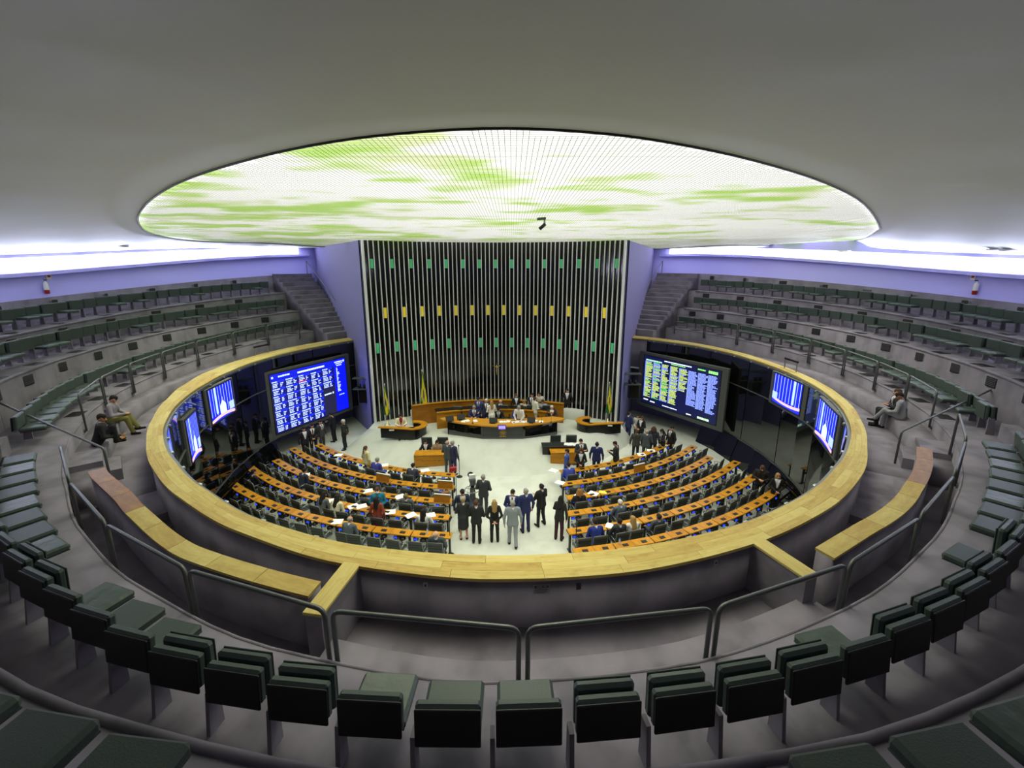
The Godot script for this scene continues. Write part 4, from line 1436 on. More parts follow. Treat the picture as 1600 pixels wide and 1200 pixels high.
	# small framed stands on the rim
	for e in [[403, 553, "left"], [1242, 578, "right"]]:
		var p := on_y(e[0], e[1], RIM_Y)
		var phi := phi_of(p)
		var o := thing("rim_bracket", "small black bracket rail standing on the %s of the wooden rim" % e[2], "bracket", Transform3D(turn(outward(phi)) , ring(phi, tab(RO, phi) - 0.12, RIM_Y)))
		var s := Shape.new()
		s.box(Vector3(0, 0.42, 0), Vector3(0.85, 0.08, 0.05))
		put("bar", s.done(), mats.black_plastic, o)
		for x in [-0.38, 0.38]:
			put("post", box_mesh(Vector3(0.035, 0.42, 0.035)), mats.steel, o, Transform3D(Basis.IDENTITY, Vector3(x, 0.21, 0)))

func ceil_y(phi: float, r: float) -> float:      # height of the painted ceiling near the wall
	var best: Vector3 = disc_outline()[0]
	for p in disc_outline():
		if absf(phi_of(p) - phi) < absf(phi_of(best) - phi):
			best = p
	var lo := Vector2(best.x - MID.x, best.z - MID.y).length()
	var r1 := tier_r(4, phi) + 0.3
	var u := clampf((r - lo) / (r1 - lo), 0.0, 1.0)
	return lerpf(best.y, tier_y(6, phi), u * u * 0.45 + u * 0.55)
const STAGE_Y := 0.9

func build_floor_and_stage() -> void:
	var f := Shape.new()
	f.box(Vector3(0, -0.15, -18.0), Vector3(60, 0.3, 44))
	put("floor_slab", f.done(), mats.chamber_carpet, shell("floor", "pale grey-green carpeted chamber floor", "floor"))
	# stage: flat top with a sloping front apron
	var st := shell("stage", "raised pale carpeted stage with a sloping front", "stage")
	var front := []
	var foot := []
	for i in 25:
		var x := lerpf(-7.75, 6.05, i / 24.0)
		var u := (x + 0.85) / 6.9
		front.append(Vector3(x, STAGE_Y, -20.7 - 1.55 * u * u))
		var w := clampf((x + 7.75) / 13.8, 0, 1)
		foot.append(Vector3(lerpf(-8.9, 6.75, w), 0.0, -18.45 - 3.6 * pow(absf(u), 2.6) * (0.8 if u < 0 else 1.2)))
	var s := Shape.new(true)
	var a := Shape.new(true)
	for i in 24:
		var p: Vector3 = front[i]
		var q: Vector3 = front[i + 1]
		s.quad(p, q, Vector3(q.x, STAGE_Y, -27.0), Vector3(p.x, STAGE_Y, -27.0))
		a.quad(foot[i], foot[i + 1], q, p)
	put("stage_top", s.done(), mats.stage_carpet, st)
	# thickness: sides and back
	a.quad(Vector3(-7.75, 0, -27), foot[0], front[0], Vector3(-7.75, STAGE_Y, -27))
	a.quad(foot[24], Vector3(6.05, 0, -27), Vector3(6.05, STAGE_Y, -27), front[24])
	put("apron", a.done(), mats.stage_carpet, st)
	# plinth along the foot of the finned wall
	var rad := 11.7
	var pl := Shape.new(true)
	for i in 20:
		var pts := []
		for j in 2:
			var u := lerpf(-5.2, 5.2, (i + j) / 20.0)
			var t := asin(u / rad)
			for inset in [0.45, 0.9]:
				for y in [STAGE_Y, STAGE_Y + 0.55]:
					pts.append(Vector3(-0.83 + (rad - inset) * sin(t), y, -25.4 + rad - (rad - inset) * cos(t)))
		pl.quad(pts[2], pts[6], pts[7], pts[3])
		pl.quad(pts[3], pts[7], pts[5], pts[1])
		if i == 0:
			pl.quad(pts[0], pts[2], pts[3], pts[1])
		if i == 19:
			pl.quad(pts[6], pts[4], pts[5], pts[7])
	put("plinth", pl.done(), mats.stage_carpet, st)

func curved_slab(sh: Shape, c: Vector2, r0: float, r1: float, a0: float, a1: float, y0: float, y1: float, n := 16) -> void:
	# part of a ring about (x, z) centre c, angles in degrees from +z towards +x
	var prev := []
	for i in n + 1:
		var t := deg_to_rad(lerpf(a0, a1, float(i) / n))
		var d := Vector3(sin(t), 0, cos(t))
		var o := Vector3(c.x, 0, c.y)
		var cur := [o + d * r0 + Vector3(0, y0, 0), o + d * r1 + Vector3(0, y0, 0), o + d * r1 + Vector3(0, y1, 0), o + d * r0 + Vector3(0, y1, 0)]
		if i > 0:
			for k2 in 4:
				var q := (k2 + 1) % 4
				sh.quad(prev[k2], cur[k2], cur[q], prev[q], Vector2((i - 1.0) / n * 2.0, k2 * 0.25), Vector2(float(i) / n * 2.0, k2 * 0.25), Vector2(float(i) / n * 2.0, k2 * 0.25 + 0.25), Vector2((i - 1.0) / n * 2.0, k2 * 0.25 + 0.25))
		if i == 0:
			sh.quad(cur[0], cur[1], cur[2], cur[3])
		if i == n:
			sh.quad(cur[1], cur[0], cur[3], cur[2])
		prev = cur

func build_stage_things() -> void:
	# the presiding table: long bowed wooden top on a dark glass front in three facets
	var t := thing("presiding_table", "long bowed wooden presiding table with a black glass front", "table", Transform3D(Basis.IDENTITY, Vector3(-0.5, STAGE_Y, -21.0)))
	var top := []
	for i in 13:
		var x := lerpf(-3.08, 3.12, i / 12.0)
		top.append(Vector2(x, 0.42 - 0.9 * pow(absf(x) / 3.1, 1.8)))
	top.append(Vector2(3.3, -0.75))
	for i in 13:
		var x := lerpf(2.7, -2.7, i / 12.0)
		top.append(Vector2(x, -0.62 - 0.55 * pow(absf(x) / 3.1, 1.8)))
	top.append(Vector2(-3.3, -0.75))
	var s := Shape.new()
	s.prism(top, 0.7, 0.77)
	put("tabletop", s.done(), mat("table_wood", Color(0.78, 0.55, 0.17), 0.35), t)
	var facets := [[Vector2(-2.8, -0.42), Vector2(-1.0, 0.18)], [Vector2(-1.0, 0.18), Vector2(1.05, 0.18)], [Vector2(1.05, 0.18), Vector2(2.85, -0.42)]]
	for i in 3:
		var a: Vector2 = facets[i][0]
		var b: Vector2 = facets[i][1]
		var m := (a + b) * 0.5
		var ang := -atan2(b.y - a.y, b.x - a.x)
		put("front_panel", box_mesh(Vector3(a.distance_to(b), 0.68, 0.05), 0.008), mats.black_glass if i != 1 else mat("dark_grey_panel", Color(0.2, 0.21, 0.205), 0.35), t, Transform3D(Basis(Vector3.UP, ang), Vector3(m.x, 0.36, m.y)))
		put("foot_rail", box_mesh(Vector3(a.distance_to(b), 0.1, 0.07), 0.006), mats.screen_bezel, t, Transform3D(Basis(Vector3.UP, ang), Vector3(m.x, 0.05, m.y + 0.01)))
	for sx in [-1.0, 1.0]:
		put("end_panel", box_mesh(Vector3(0.05, 0.7, 0.7), 0.006), mats.black_panel, t, Transform3D(Basis.IDENTITY, Vector3(2.83 * sx, 0.35, -0.72)))
	# crest: gold shield disc with wreath and ribbon
	var cr := Shape.new()
	cr.lathe([Vector2(0, 0.012), Vector2(0.05, 0.012), Vector2(0.055, 0)], Vector3.ZERO, Basis(Vector3.RIGHT, PI / 2), 16)
	for i in 10:
		var an := TAU * i / 10.0
		cr.bevel(Vector3(cos(an) * 0.085, sin(an) * 0.085, 0.008), Vector3(0.06, 0.022, 0.014), 0.004, Basis(Vector3(0, 0, 1), an + 0.4))
	for i in 5:
		var an := PI / 2 + TAU * i / 5.0
		cr.bevel(Vector3(cos(an) * 0.035, sin(an) * 0.035, 0.016), Vector3(0.05, 0.016, 0.01), 0.003, Basis(Vector3(0, 0, 1), an))
	cr.bevel(Vector3(0, -0.115, 0.008), Vector3(0.2, 0.03, 0.014), 0.004)
	put("crest", cr.done(), mat("crest_gold", Color(0.62, 0.52, 0.26), 0.4, 0.5), t, Transform3D(Basis.from_scale(Vector3(1.7, 1.7, 1.0)), Vector3(0.03, 0.33, 0.21)))
	# small lilac clock display on the table front edge
	var ck := thing("clock_display", "small lilac lit clock display on the front of the presiding table", "display", Transform3D(Basis.IDENTITY, Vector3(-0.5, STAGE_Y + 0.72, -20.55)))
	put("case", box_mesh(Vector3(0.4, 0.24, 0.05), 0.01), mats.black_plastic, ck)
	var im := Image.create(64, 36, false, Image.FORMAT_RGB8)
	im.fill(Color(0.50, 0.42, 0.88))
	for i in 4:
		im.fill_rect(Rect2i(8 + i * 13 + (2 if i > 1 else 0), 8, 8, 20), Color(0.72, 0.66, 0.98))
		im.fill_rect(Rect2i(11 + i * 13 + (2 if i > 1 else 0), 12, 3, 4), Color(0.50, 0.42, 0.88))
	put("clock_face", quad_mesh(0.36, 0.2), glow("clock_glow", Color.WHITE, 0.8, ImageTexture.create_from_image(im)), ck, Transform3D(Basis.IDENTITY, Vector3(0, 0, 0.027)))
	# long bench and counter behind the table
	var bk := thing("back_bench", "long curved wooden bench counter behind the presiding table", "bench", Transform3D(Basis.IDENTITY, Vector3(-0.85, STAGE_Y, -13.4)))
	var w := Shape.new()
	curved_slab(w, Vector2.ZERO, 10.35, 10.42, 180 - 21.0, 180 + 26.5, 0.0, 1.12, 20)
	put("back_panel", w.done(), mats.bench_wood, bk)
	var w2 := Shape.new()
	curved_slab(w2, Vector2.ZERO, 10.3, 10.46, 180 - 21.0, 180 + 26.5, 1.12, 1.17, 20)
	put("back_cap", w2.done(), mats.desk_wood, bk)
	var w3 := Shape.new()
	curved_slab(w3, Vector2.ZERO, 9.3, 9.36, 180 - 19.0, 180 + 20.0, 0.0, 0.9, 20)
	put("front_panel", w3.done(), mats.desk_wood_b, bk)
	var w4 := Shape.new()
	curved_slab(w4, Vector2.ZERO, 9.3, 9.95, 180 - 19.0, 180 + 20.0, 0.9, 0.95, 20)
	put("counter", w4.done(), mats.black_plastic, bk)
	var w5 := Shape.new()
	curved_slab(w5, Vector2.ZERO, 9.24, 9.36, 180 - 19.0, 180 + 20.0, 0.9, 0.96, 20)
	put("counter_edge", w5.done(), mats.desk_wood, bk)
	# speakers' tribunes: horseshoe wooden tops on dark drums
	for q in [[-1.0, Vector3(-5.72, STAGE_Y - 0.1, -21.4), "left"], [1.0, Vector3(4.72, STAGE_Y - 0.1, -22.05), "right"]]:
		var o := thing("tribune", "horseshoe wooden speaker's tribune at the %s end of the stage" % q[2], "lectern", Transform3D(Basis.from_scale(Vector3(0.82, 0.82, 0.82)), q[1]))
		var side: float = q[0]
		var ring_s := Shape.new()
		var drum := Shape.new()
		# bend of the horseshoe points to the table, the long arm runs along the front
		var a0 := -20.0 if side < 0 else -200.0
		curved_slab(ring_s, Vector2(0.75 * -side, -0.15), 0.42, 0.82, a0, a0 + 220.0, 0.66, 0.72, 20)
		curved_slab(drum, Vector2(0.75 * -side, -0.15), 0.5, 0.74, a0, a0 + 220.0, 0.0, 0.66, 20)
		put("curved_top", ring_s.done(), mats.desk_wood, o)
		put("curved_front", drum.done(), mats.black_panel, o)
		var arm := Shape.new()
		arm.prism([Vector2(0.85 * -side, 0.67), Vector2(-1.45 * -side, 0.32), Vector2(-1.45 * -side, 0.1), Vector2(0.85 * -side, 0.27)], 0.66, 0.72)
		put("arm_top", arm.done(), mats.desk_wood, o)
		var armf := Shape.new()
		armf.prism([Vector2(0.8 * -side, 0.6), Vector2(-1.3 * -side, 0.28), Vector2(-1.3 * -side, 0.16), Vector2(0.8 * -side, 0.4)], 0.0, 0.66)
		put("arm_front", armf.done(), mats.black_panel, o)
		put("name_plate", box_mesh(Vector3(0.3, 0.09, 0.02), 0.004), mats.white_plastic, o, Transform3D(Basis(Vector3.UP, 0.15 * -side), Vector3(-0.55 * -side, 0.58, 0.46)))
	# flags on poles
	for q in [[on_y(663, 661, STAGE_Y), 3.0, "tall flag hanging furled beside the bench, green and yellow with a blue disc", 0.3], [on_y(598, 668, STAGE_Y) + Vector3(0.15, 0, -0.35), 2.3, "small furled green and yellow flag behind the left tribune", -0.2], [on_y(952, 661, STAGE_Y) + Vector3(-0.1, 0, 0.0), 2.3, "small furled yellow and blue flag behind the right tribune", 0.0]]:
		var o := thing("flag", q[2], "flag", Transform3D(Basis(Vector3.UP, q[3]), q[0]))
		flag(o, q[1])
	# steel flask beside the flag
	var fl := thing("steel_bin", "tall steel cylinder standing beside the tall flag", "cylinder", Transform3D(Basis.IDENTITY, on_y(671, 659, STAGE_Y)))
	var fs := Shape.new(true)
	fs.lathe([Vector2(0, 0), Vector2(0.13, 0), Vector2(0.13, 0.58), Vector2(0.1, 0.62), Vector2(0, 0.62)], Vector3.ZERO)
	put("body", fs.done(), mats.steel, fl)
	var fr := Shape.new(true)
	fr.lathe([Vector2(0.125, 0.56), Vector2(0.14, 0.57), Vector2(0.14, 0.6), Vector2(0.125, 0.61)], Vector3.ZERO)
	put("rim", fr.done(), mats.chair_frame, fl)
	# chairs on the stage
	var nc := 0
	for q in [[-3.0, -22.3], [-2.15, -22.45], [-1.35, -22.5], [-0.45, -22.5], [0.35, -22.5], [1.1, -22.5], [1.95, -22.45]]:
		nc += 1
		stage_chair(Vector3(q[0], STAGE_Y, q[1]), 180.0 + q[0] * 3.0, "high black leather chair, %s from the tall flag's end of the presiding table" % nth(nc), "black chairs at the presiding table")
	# things on the table
	var ty := STAGE_Y + 0.77
	for q in [[-3.2, -21.2, 0.35, "slanted black monitor with a yellow edge on the left end of the presiding table"], [-2.65, -21.45, 0.2, "black laptop screen on the left of the presiding table"], [-0.95, -20.95, 0.1, "black monitor in front of the middle chairs of the presiding table"], [0.98, -21.0, -0.2, "black laptop screen on the right of the presiding table"]]:
		var o := thing("monitor", q[3], "monitor", Transform3D(Basis(Vector3.UP, q[2]), Vector3(q[0], ty, q[1])))
		put("screen_case", box_mesh(Vector3(0.42, 0.27, 0.025), 0.008), mats.black_plastic, o, Transform3D(Basis(Vector3.RIGHT, -0.5), Vector3(0, 0.17, 0)))
		put("stand", box_mesh(Vector3(0.22, 0.02, 0.18), 0.006), mats.black_plastic, o, Transform3D(Basis.IDENTITY, Vector3(0, 0.01, 0)))
		put("neck", box_mesh(Vector3(0.05, 0.1, 0.03), 0.004), mats.black_plastic, o, Transform3D(Basis.IDENTITY, Vector3(0, 0.06, -0.01)))
	for i in 13:
		var x: float = [-2.5, -2.3, -1.9, -0.55, -0.35, -0.2, 0.1, 0.28, 0.45, 0.6, 0.75, 1.2, 1.5][i]
		var z := -21.1 - 0.05 * (i % 3) - 0.06 * absf(x)
		paper(Vector3(x, ty, z), rng.randf_range(-0.5, 0.5), 0.012 + 0.02 * (i % 2), "white papers on the presiding table, %s from the tall flag's end" % nth(i + 1), "papers on the presiding table")
	for i in 5:
		gooseneck(Vector3([-2.0, -1.1, 0.1, 1.5, 2.0][i], ty, -20.95 - 0.04 * i), "thin black microphone on the presiding table, %s from the tall flag's end" % nth(i + 1), "microphones on the presiding table")

func flag(o: Node3D, h: float) -> void:
	var s := Shape.new(true)
	s.tube([Vector3(0, 0.05, 0), Vector3(0, h, 0)], 0.018, 8)
	put("pole", s.done(), mats.steel, o)
	var b := Shape.new(true)
	b.lathe([Vector2(0, 0), Vector2(0.16, 0), Vector2(0.15, 0.04), Vector2(0.05, 0.1), Vector2(0.03, 0.28), Vector2(0, 0.28)], Vector3.ZERO)
	put("base", b.done(), mat("gold_metal", Color(0.85, 0.78, 0.62), 0.35, 0.5), o)
	var f := Shape.new(true)
	f.lathe([Vector2(0, h), Vector2(0.035, h + 0.03), Vector2(0, h + 0.1)], Vector3.ZERO)
	put("finial", f.done(), mats.white_plastic, o)
	# furled cloth: folds hanging down from the top, each fold a wavy strip that widens
	var n := 26
	var rows := 14
	var st := SurfaceTool.new()
	st.begin(Mesh.PRIMITIVE_TRIANGLES)
	st.set_smooth_group(0)
	var pts := []
	var cols := []
	var top := h - 0.06
	var low := 0.62
	for r in rows + 1:
		var v := float(r) / rows
		var y := lerpf(top, low + 0.08 * sin(v * 9.0), v)
		var wid := 0.06 + 0.2 * v * h / 3.0
		var row := []
		var crow := []
		for i in n + 1:
			var u := float(i) / n
			var a := u * TAU
			var rr := wid * (0.62 + 0.3 * sin(a * 4.0 + v * 2.0) * minf(1.0, v * 2.0))
			row.append(Vector3(0.03 + cos(a) * rr, y - 0.06 * sin(a) * v, 0.02 + sin(a) * rr * 0.6))
			var c := Color(0.10, 0.36, 0.14)
			var d := absf(fmod(u + 0.12 + v * 0.18, 1.0) - 0.45) * 2.2 + absf(v - 0.55) * 1.1
			if d < 0.62:
				c = Color(0.86, 0.78, 0.14)
			if d < 0.2 and absf(v - 0.55) < 0.13:
				c = Color(0.10, 0.16, 0.45)
			crow.append(c.srgb_to_linear())
		pts.append(row)
		cols.append(crow)
	for r in rows:
		for i in n:
			for q in [[r, i], [r, i + 1], [r + 1, i + 1], [r, i], [r + 1, i + 1], [r + 1, i]]:
				st.set_color(cols[q[0]][q[1]])
				st.add_vertex(pts[q[0]][q[1]])
	st.index()
	st.generate_normals()
	var m := mat("flag_cloth", Color.WHITE, 0.8)
	m.vertex_color_use_as_albedo = true
	put("cloth", st.commit(), m, o)

func quad_mesh(w: float, h: float) -> ArrayMesh:      # upright sheet facing +z, uv from its top left
	var s := Shape.new()
	s.quad(Vector3(-w / 2, -h / 2, 0), Vector3(w / 2, -h / 2, 0), Vector3(w / 2, h / 2, 0), Vector3(-w / 2, h / 2, 0), Vector2(0, 1), Vector2(1, 1), Vector2(1, 0), Vector2(0, 0))
	return s.done()

func stage_chair(at: Vector3, face: float, lab: String, grp: String) -> void:
	var o := thing("office_chair", lab, "chair", Transform3D(Basis(Vector3.UP, deg_to_rad(face)), at), grp)
	if not meshes.has("stage_chair"):
		var b := Shape.new()
		b.bevel(Vector3(0, 0.83, 0.27), Vector3(0.54, 0.72, 0.09), 0.03, Basis(Vector3.RIGHT, -0.12))
		var c := Shape.new()
		c.bevel(Vector3(0, 0.46, 0), Vector3(0.54, 0.1, 0.52), 0.03)
		var f := Shape.new()
		f.lathe([Vector2(0, 0.0), Vector2(0.3, 0.0), Vector2(0.28, 0.04), Vector2(0.04, 0.08), Vector2(0.04, 0.42)])
		var a := Shape.new()
		a.bevel(Vector3(0, 0.66, 0.02), Vector3(0.06, 0.04, 0.34), 0.012)
		a.bevel(Vector3(0, 0.55, 0.12), Vector3(0.04, 0.22, 0.05), 0.008)
		meshes["stage_chair"] = [b.done(), c.done(), f.done(), a.done()]
	var m: Array = meshes["stage_chair"]
	put("backrest", m[0], mats.chair_leather, o)
	put("seat", m[1], mats.chair_leather, o)
	put("pedestal", m[2], mats.desk_steel, o)
	for sx in [-0.31, 0.31]:
		put("armrest", m[3], mats.black_plastic, o, Transform3D(Basis.IDENTITY, Vector3(sx, 0, 0)))

func paper(at: Vector3, rot: float, thick: float, lab: String, grp := "", w := 0.21, h := 0.297) -> void:
	var o := thing("paper_stack", lab, "paper", Transform3D(Basis(Vector3.UP, rot), at + Vector3(0, thick * 0.5 + 0.001, 0)), grp)
	var n := 3
	for i in n:
		put("sheet", box_mesh(Vector3(w, 0.001, h)), mats.paper, o, Transform3D(Basis(Vector3.UP, (i - 1) * 0.09 * (1.0 if thick > 0.02 else 0.3)), Vector3((i - 1) * 0.006, (i - 1) * thick * 0.4, (i - 1) * 0.004)))
	put("sheet", box_mesh(Vector3(w * 0.99, thick * 0.8, h * 0.99)), mats.paper, o)

func gooseneck(at: Vector3, lab: String, grp: String) -> void:
	var o := thing("microphone", lab, "microphone", Transform3D(Basis(Vector3.UP, PI), at), grp)
	if not meshes.has("goose"):
		var s := Shape.new(true)
		s.tube([Vector3(0, 0, 0), Vector3(0, 0.22, 0), Vector3(0, 0.32, -0.04), Vector3(0, 0.36, -0.1)], 0.008, 6)
		var b := Shape.new(true)
		b.lathe([Vector2(0, 0), Vector2(0.05, 0), Vector2(0.04, 0.03), Vector2(0, 0.03)])
		var hd := Shape.new(true)
		hd.lathe([Vector2(0, -0.03), Vector2(0.018, -0.02), Vector2(0.018, 0.025), Vector2(0, 0.04)], Vector3(0, 0.37, -0.115), Basis(Vector3.RIGHT, -1.1), 8)
		meshes["goose"] = [s.done(), b.done(), hd.done()]
	put("neck", meshes["goose"][0], mats.black_plastic, o)
	put("foot", meshes["goose"][1], mats.black_plastic, o)
	put("head", meshes["goose"][2], mats.black_plastic, o)
func build_screens() -> void:
	var base := Color(0.035, 0.07, 0.62)
	# left board: a blue table of small blocks of text
	var im := Image.create(640, 400, false, Image.FORMAT_RGB8)
	im.fill(Color(0.05, 0.06, 0.22))
	im.fill_rect(Rect2i(0, 0, 640, 44), Color(0.03, 0.08, 0.72))
	im.fill_rect(Rect2i(524, 0, 116, 400), Color(0.02, 0.06, 0.80))
	im.fill_rect(Rect2i(400, 185, 124, 215), Color(0.10, 0.10, 0.20))
	var ink := Color(0.74, 0.82, 1.0)
	text_row(im, 60, 16, 90, 11, ink)
	text_row(im, 210, 20, 230, 12, Color(0.85, 1.0, 0.62))
	im.fill_rect(Rect2i(10, 14, 14, 14), ink)
	var r := RandomNumberGenerator.new()
	r.seed = 5
	for col in 5:
		for row in 7:
			if col == 4 and row > 2:
				continue
			var x := 8 + col * 102
			var y := 46 + row * 50 + (0 if col != 3 else 4)
			im.fill_rect(Rect2i(x, y, 96, 14), Color(0.06, 0.14, 0.86))
			im.fill_rect(Rect2i(x, y + 14, 96, 35), Color(0.03, 0.05, 0.42))
			im.fill_rect(Rect2i(x + 2, y + 2, 10, 10), Color(0.6, 0.7, 1.0))
			text_row(im, x + 14, y + 4, r.randi_range(24, 60), 7, ink)
			for l in 3:
				text_row(im, x + 6, y + 18 + l * 10, r.randi_range(30, 46), 6, ink)
				text_row(im, x + 62, y + 18 + l * 10, r.randi_range(8, 24), 6, ink)
	text_row(im, 212, 88, 44, 6, Color(1.0, 0.25, 0.25))
	text_row(im, 262, 88, 10, 6, Color(1.0, 0.25, 0.25))
	text_row(im, 418, 236, 66, 11, ink)
	im.fill_rect(Rect2i(494, 234, 12, 14), ink)
	text_row(im, 536, 14, 78, 9, ink)
	text_row(im, 546, 28, 66, 7, ink)
	text_row(im, 552, 42, 50, 7, ink)
	im.fill_rect(Rect2i(618, 12, 14, 14), ink)
	for i in 17:
		text_row(im, 548, 62 + i * 11, [9, 14, 9, 24, 28, 14, 10, 20, 12, 12, 30, 14, 32, 30, 20, 24, 30][i], 8, ink)
	text_row(im, 556, 270, 52, 9, Color(0.55, 0.65, 1.0))
	board(-103.5, -127.0, 1.38, 4.37, -101.9, -128.9, 1.16, 4.54, im, "left_board", "large blue voting board full of small text blocks, left of the finned wall", Color(0.25, 0.35, 1.0))
	# right board: columns of yellow-green and lilac lines
	var im2 := Image.create(640, 400, false, Image.FORMAT_RGB8)
	im2.fill(Color(0.03, 0.05, 0.20))
	text_row(im2, 190, 10, 230, 9, Color(0.85, 0.92, 1.0))
	text_row(im2, 250, 24, 120, 6, Color(0.55, 0.95, 0.4))
	text_row(im2, 470, 14, 60, 10, Color(0.5, 0.95, 0.35))
	text_row(im2, 552, 12, 70, 20, Color(0.55, 0.95, 0.45))
	text_row(im2, 20, 26, 150, 12, Color(0.62, 0.85, 0.72))
	for c in 8:
		var x0 := 14 + c * 77
		var lines: int = [34, 34, 34, 34, 20, 30, 31, 32][c]
		var y0 := 42 + (4 if c > 4 else 0)
		for l in lines:
			var lilac: bool = c > 4 or r.randf() < 0.16
			var cc := Color(0.50, 0.58, 0.95) if lilac else Color(0.70, 0.78, 0.42)
			if not lilac and r.randf() < 0.1:
				cc = Color(0.32, 0.72, 0.42)
			im2.fill_rect(Rect2i(x0, y0 + l * 9, 8, 8), Color(0.48, 0.56, 0.88))
			text_row(im2, x0 + 9, y0 + l * 9, r.randi_range(46, 66) if r.randf() > 0.12 else 30, 7, cc)
	text_row(im2, 20, 366, 44, 10, Color(0.92, 0.95, 0.85))
	text_row(im2, 84, 372, 44, 10, Color(0.92, 0.95, 0.85))
	text_row(im2, 200, 376, 130, 8, Color(0.85, 0.9, 0.95))
	text_row(im2, 410, 380, 40, 9, Color(0.92, 0.95, 0.85))
	text_row(im2, 500, 376, 90, 16, Color(0.75, 0.95, 0.7))
	board(134.0, 109.3, 1.43, 4.29, 136.2, 107.5, 1.16, 4.5, im2, "right_board", "large voting board with columns of yellow-green and lilac lines, right of the finned wall", Color(0.5, 0.6, 0.8))
	# four live-picture screens: bluish stripes of the finned wall, a pale figure, a desk edge
	var shots := []
	for v in 2:
		var p := Image.create(320, 240, false, Image.FORMAT_RGB8)
		p.fill(Color(0.03, 0.06, 0.78))
		for i in 9:
			var x := 8 + i * 37
			p.fill_rect(Rect2i(x, 0, 6, 200), Color(0.62, 0.72, 1.0))
			p.fill_rect(Rect2i(x + 16, 0, 10, 200), Color(0.06, 0.12, 0.95))
		p.fill_rect(Rect2i(70 if v == 0 else 225, 0, 26, 190), Color(0.62, 0.74, 1.0))
		if v == 0:
			for y in 120:      # a pale standing figure
				var w := int(12 + 30 * smoothstep(0.0, 40.0, y - 26.0)) if y > 26 else int(sqrt(maxf(0.0, 169.0 - pow(y - 13.0, 2))))
				p.fill_rect(Rect2i(165 - w, 86 + y, w * 2, 1), Color(0.72, 0.82, 0.98) if y > 26 else Color(0.5, 0.5, 0.8))
		for x in 320:
			var yy := 205 + int(18.0 * pow((x - 160.0) / 160.0, 2.0) * (1 if v == 0 else -1))
			p.fill_rect(Rect2i(x, yy, 1, 22), Color(0.86, 0.66, 0.66))
			p.fill_rect(Rect2i(x, yy + 22, 1, 20), Color(0.1, 0.16, 0.9))
		p.fill_rect(Rect2i(250 if v == 0 else 0, 150, 70 if v == 0 else 60, 60), Color(0.60, 0.70, 1.0))
		shots.append(p)
	board(-79.0, -87.7, 3.68, 4.97, -78.2, -88.6, 3.6, 5.04, shots[0], "video_screen", "blue live-video screen under the rim beside the left voting board", Color(0.25, 0.35, 1.0))
	board(-66.6, -71.9, 3.2, 4.62, -65.9, -72.8, 3.12, 4.72, shots[0], "video_screen", "blue live-video screen seen edge-on at the bend of the left glass ring", Color(0.25, 0.35, 1.0))
	board(91.9, 82.1, 3.85, 5.06, 93.5, 81.0, 3.7, 5.1, shots[1], "video_screen", "blue live-video screen under the rim beside the right voting board", Color(0.25, 0.35, 1.0))
	board(73.3, 63.5, 3.83, 5.05, 74.4, 62.3, 3.7, 5.1, shots[0], "video_screen", "blue live-video screen at the bend of the right glass ring", Color(0.25, 0.35, 1.0))

func text_row(im: Image, x: int, y: int, w: int, h: int, c: Color) -> void:      # a line of unreadable small words
	var at := x
	var seed_n := x * 7 + y * 13 + w
	while at < x + w:
		seed_n = (seed_n * 1103515245 + 12345) & 0x7fffffff
		var len := 5 + seed_n % 13
		im.fill_rect(Rect2i(at, y, mini(len, x + w - at), h), c)
		at += len + 2

func board(d0: float, d1: float, y0: float, y1: float, f0: float, f1: float, g0: float, g1: float, im: Image, called: String, lab: String, c: Color) -> void:
	# a flat lit screen hung in front of the glass ring, its left edge at bearing d0 as seen from inside
	var r := 11.55 if absf(d0) > 100.0 else 11.32
	if absf(d0) < 100.0:
		r = minf(tab(RI, d0), tab(RI, d1)) - 0.16
	else:
		r = minf(minf(tab(RI, f0), tab(RI, f1)) - 0.12, 11.6)
	var a := ring(d0, r, (y0 + y1) * 0.5)
	var b := ring(d1, r, (y0 + y1) * 0.5)
	var mid := (a + b) * 0.5
	var inw := (Vector3(MID.x, mid.y, MID.y) - mid).normalized()
	var o := thing("voting_board" if absf(d0) > 100.0 else "video_screen", lab, "screen", Transform3D(turn(-inw), mid))
	var fa := ring(f0, r, 0.0)
	var fb := ring(f1, r, 0.0)
	var w := a.distance_to(b)
	var fw := fa.distance_to(fb)
	put("case", box_mesh(Vector3(fw, g1 - g0, 0.16), 0.015), mats.screen_bezel, o, Transform3D(Basis.IDENTITY, Vector3(0, (g0 + g1 - y0 - y1) * 0.5, -0.09)))
	put("inner_frame", box_mesh(Vector3(w + 0.1, y1 - y0 + 0.1, 0.03), 0.005), mats.black_plastic, o, Transform3D(Basis.IDENTITY, Vector3(0, 0, -0.01)))
	put("picture", quad_mesh(w, y1 - y0), glow("glow_" + lab.md5_text().left(6), Color.WHITE, 1.0, ImageTexture.create_from_image(im)), o, Transform3D(Basis.IDENTITY, Vector3(0, 0, 0.008)))
	var e := 0.9 if absf(d0) > 100.0 else 0.3
	area_light("screen_light", Vector3(0, 0, 0.03), Vector3(0, 0, 1), Vector2(w, y1 - y0), c, e * 0.12 * w, o)
var chairs := []

func desk_at(row: float, ang: float, dr: float, y: float) -> Vector3:
	var r := 12.9 + 1.065 * row + dr
	var a := deg_to_rad(ang)
	return Vector3(DESK.x + r * sin(a), y, DESK.y + r * cos(a))

func desk_dir(ang: float) -> Vector3:      # away from the stage
	var a := deg_to_rad(ang)
	return Vector3(sin(a), 0, cos(a))

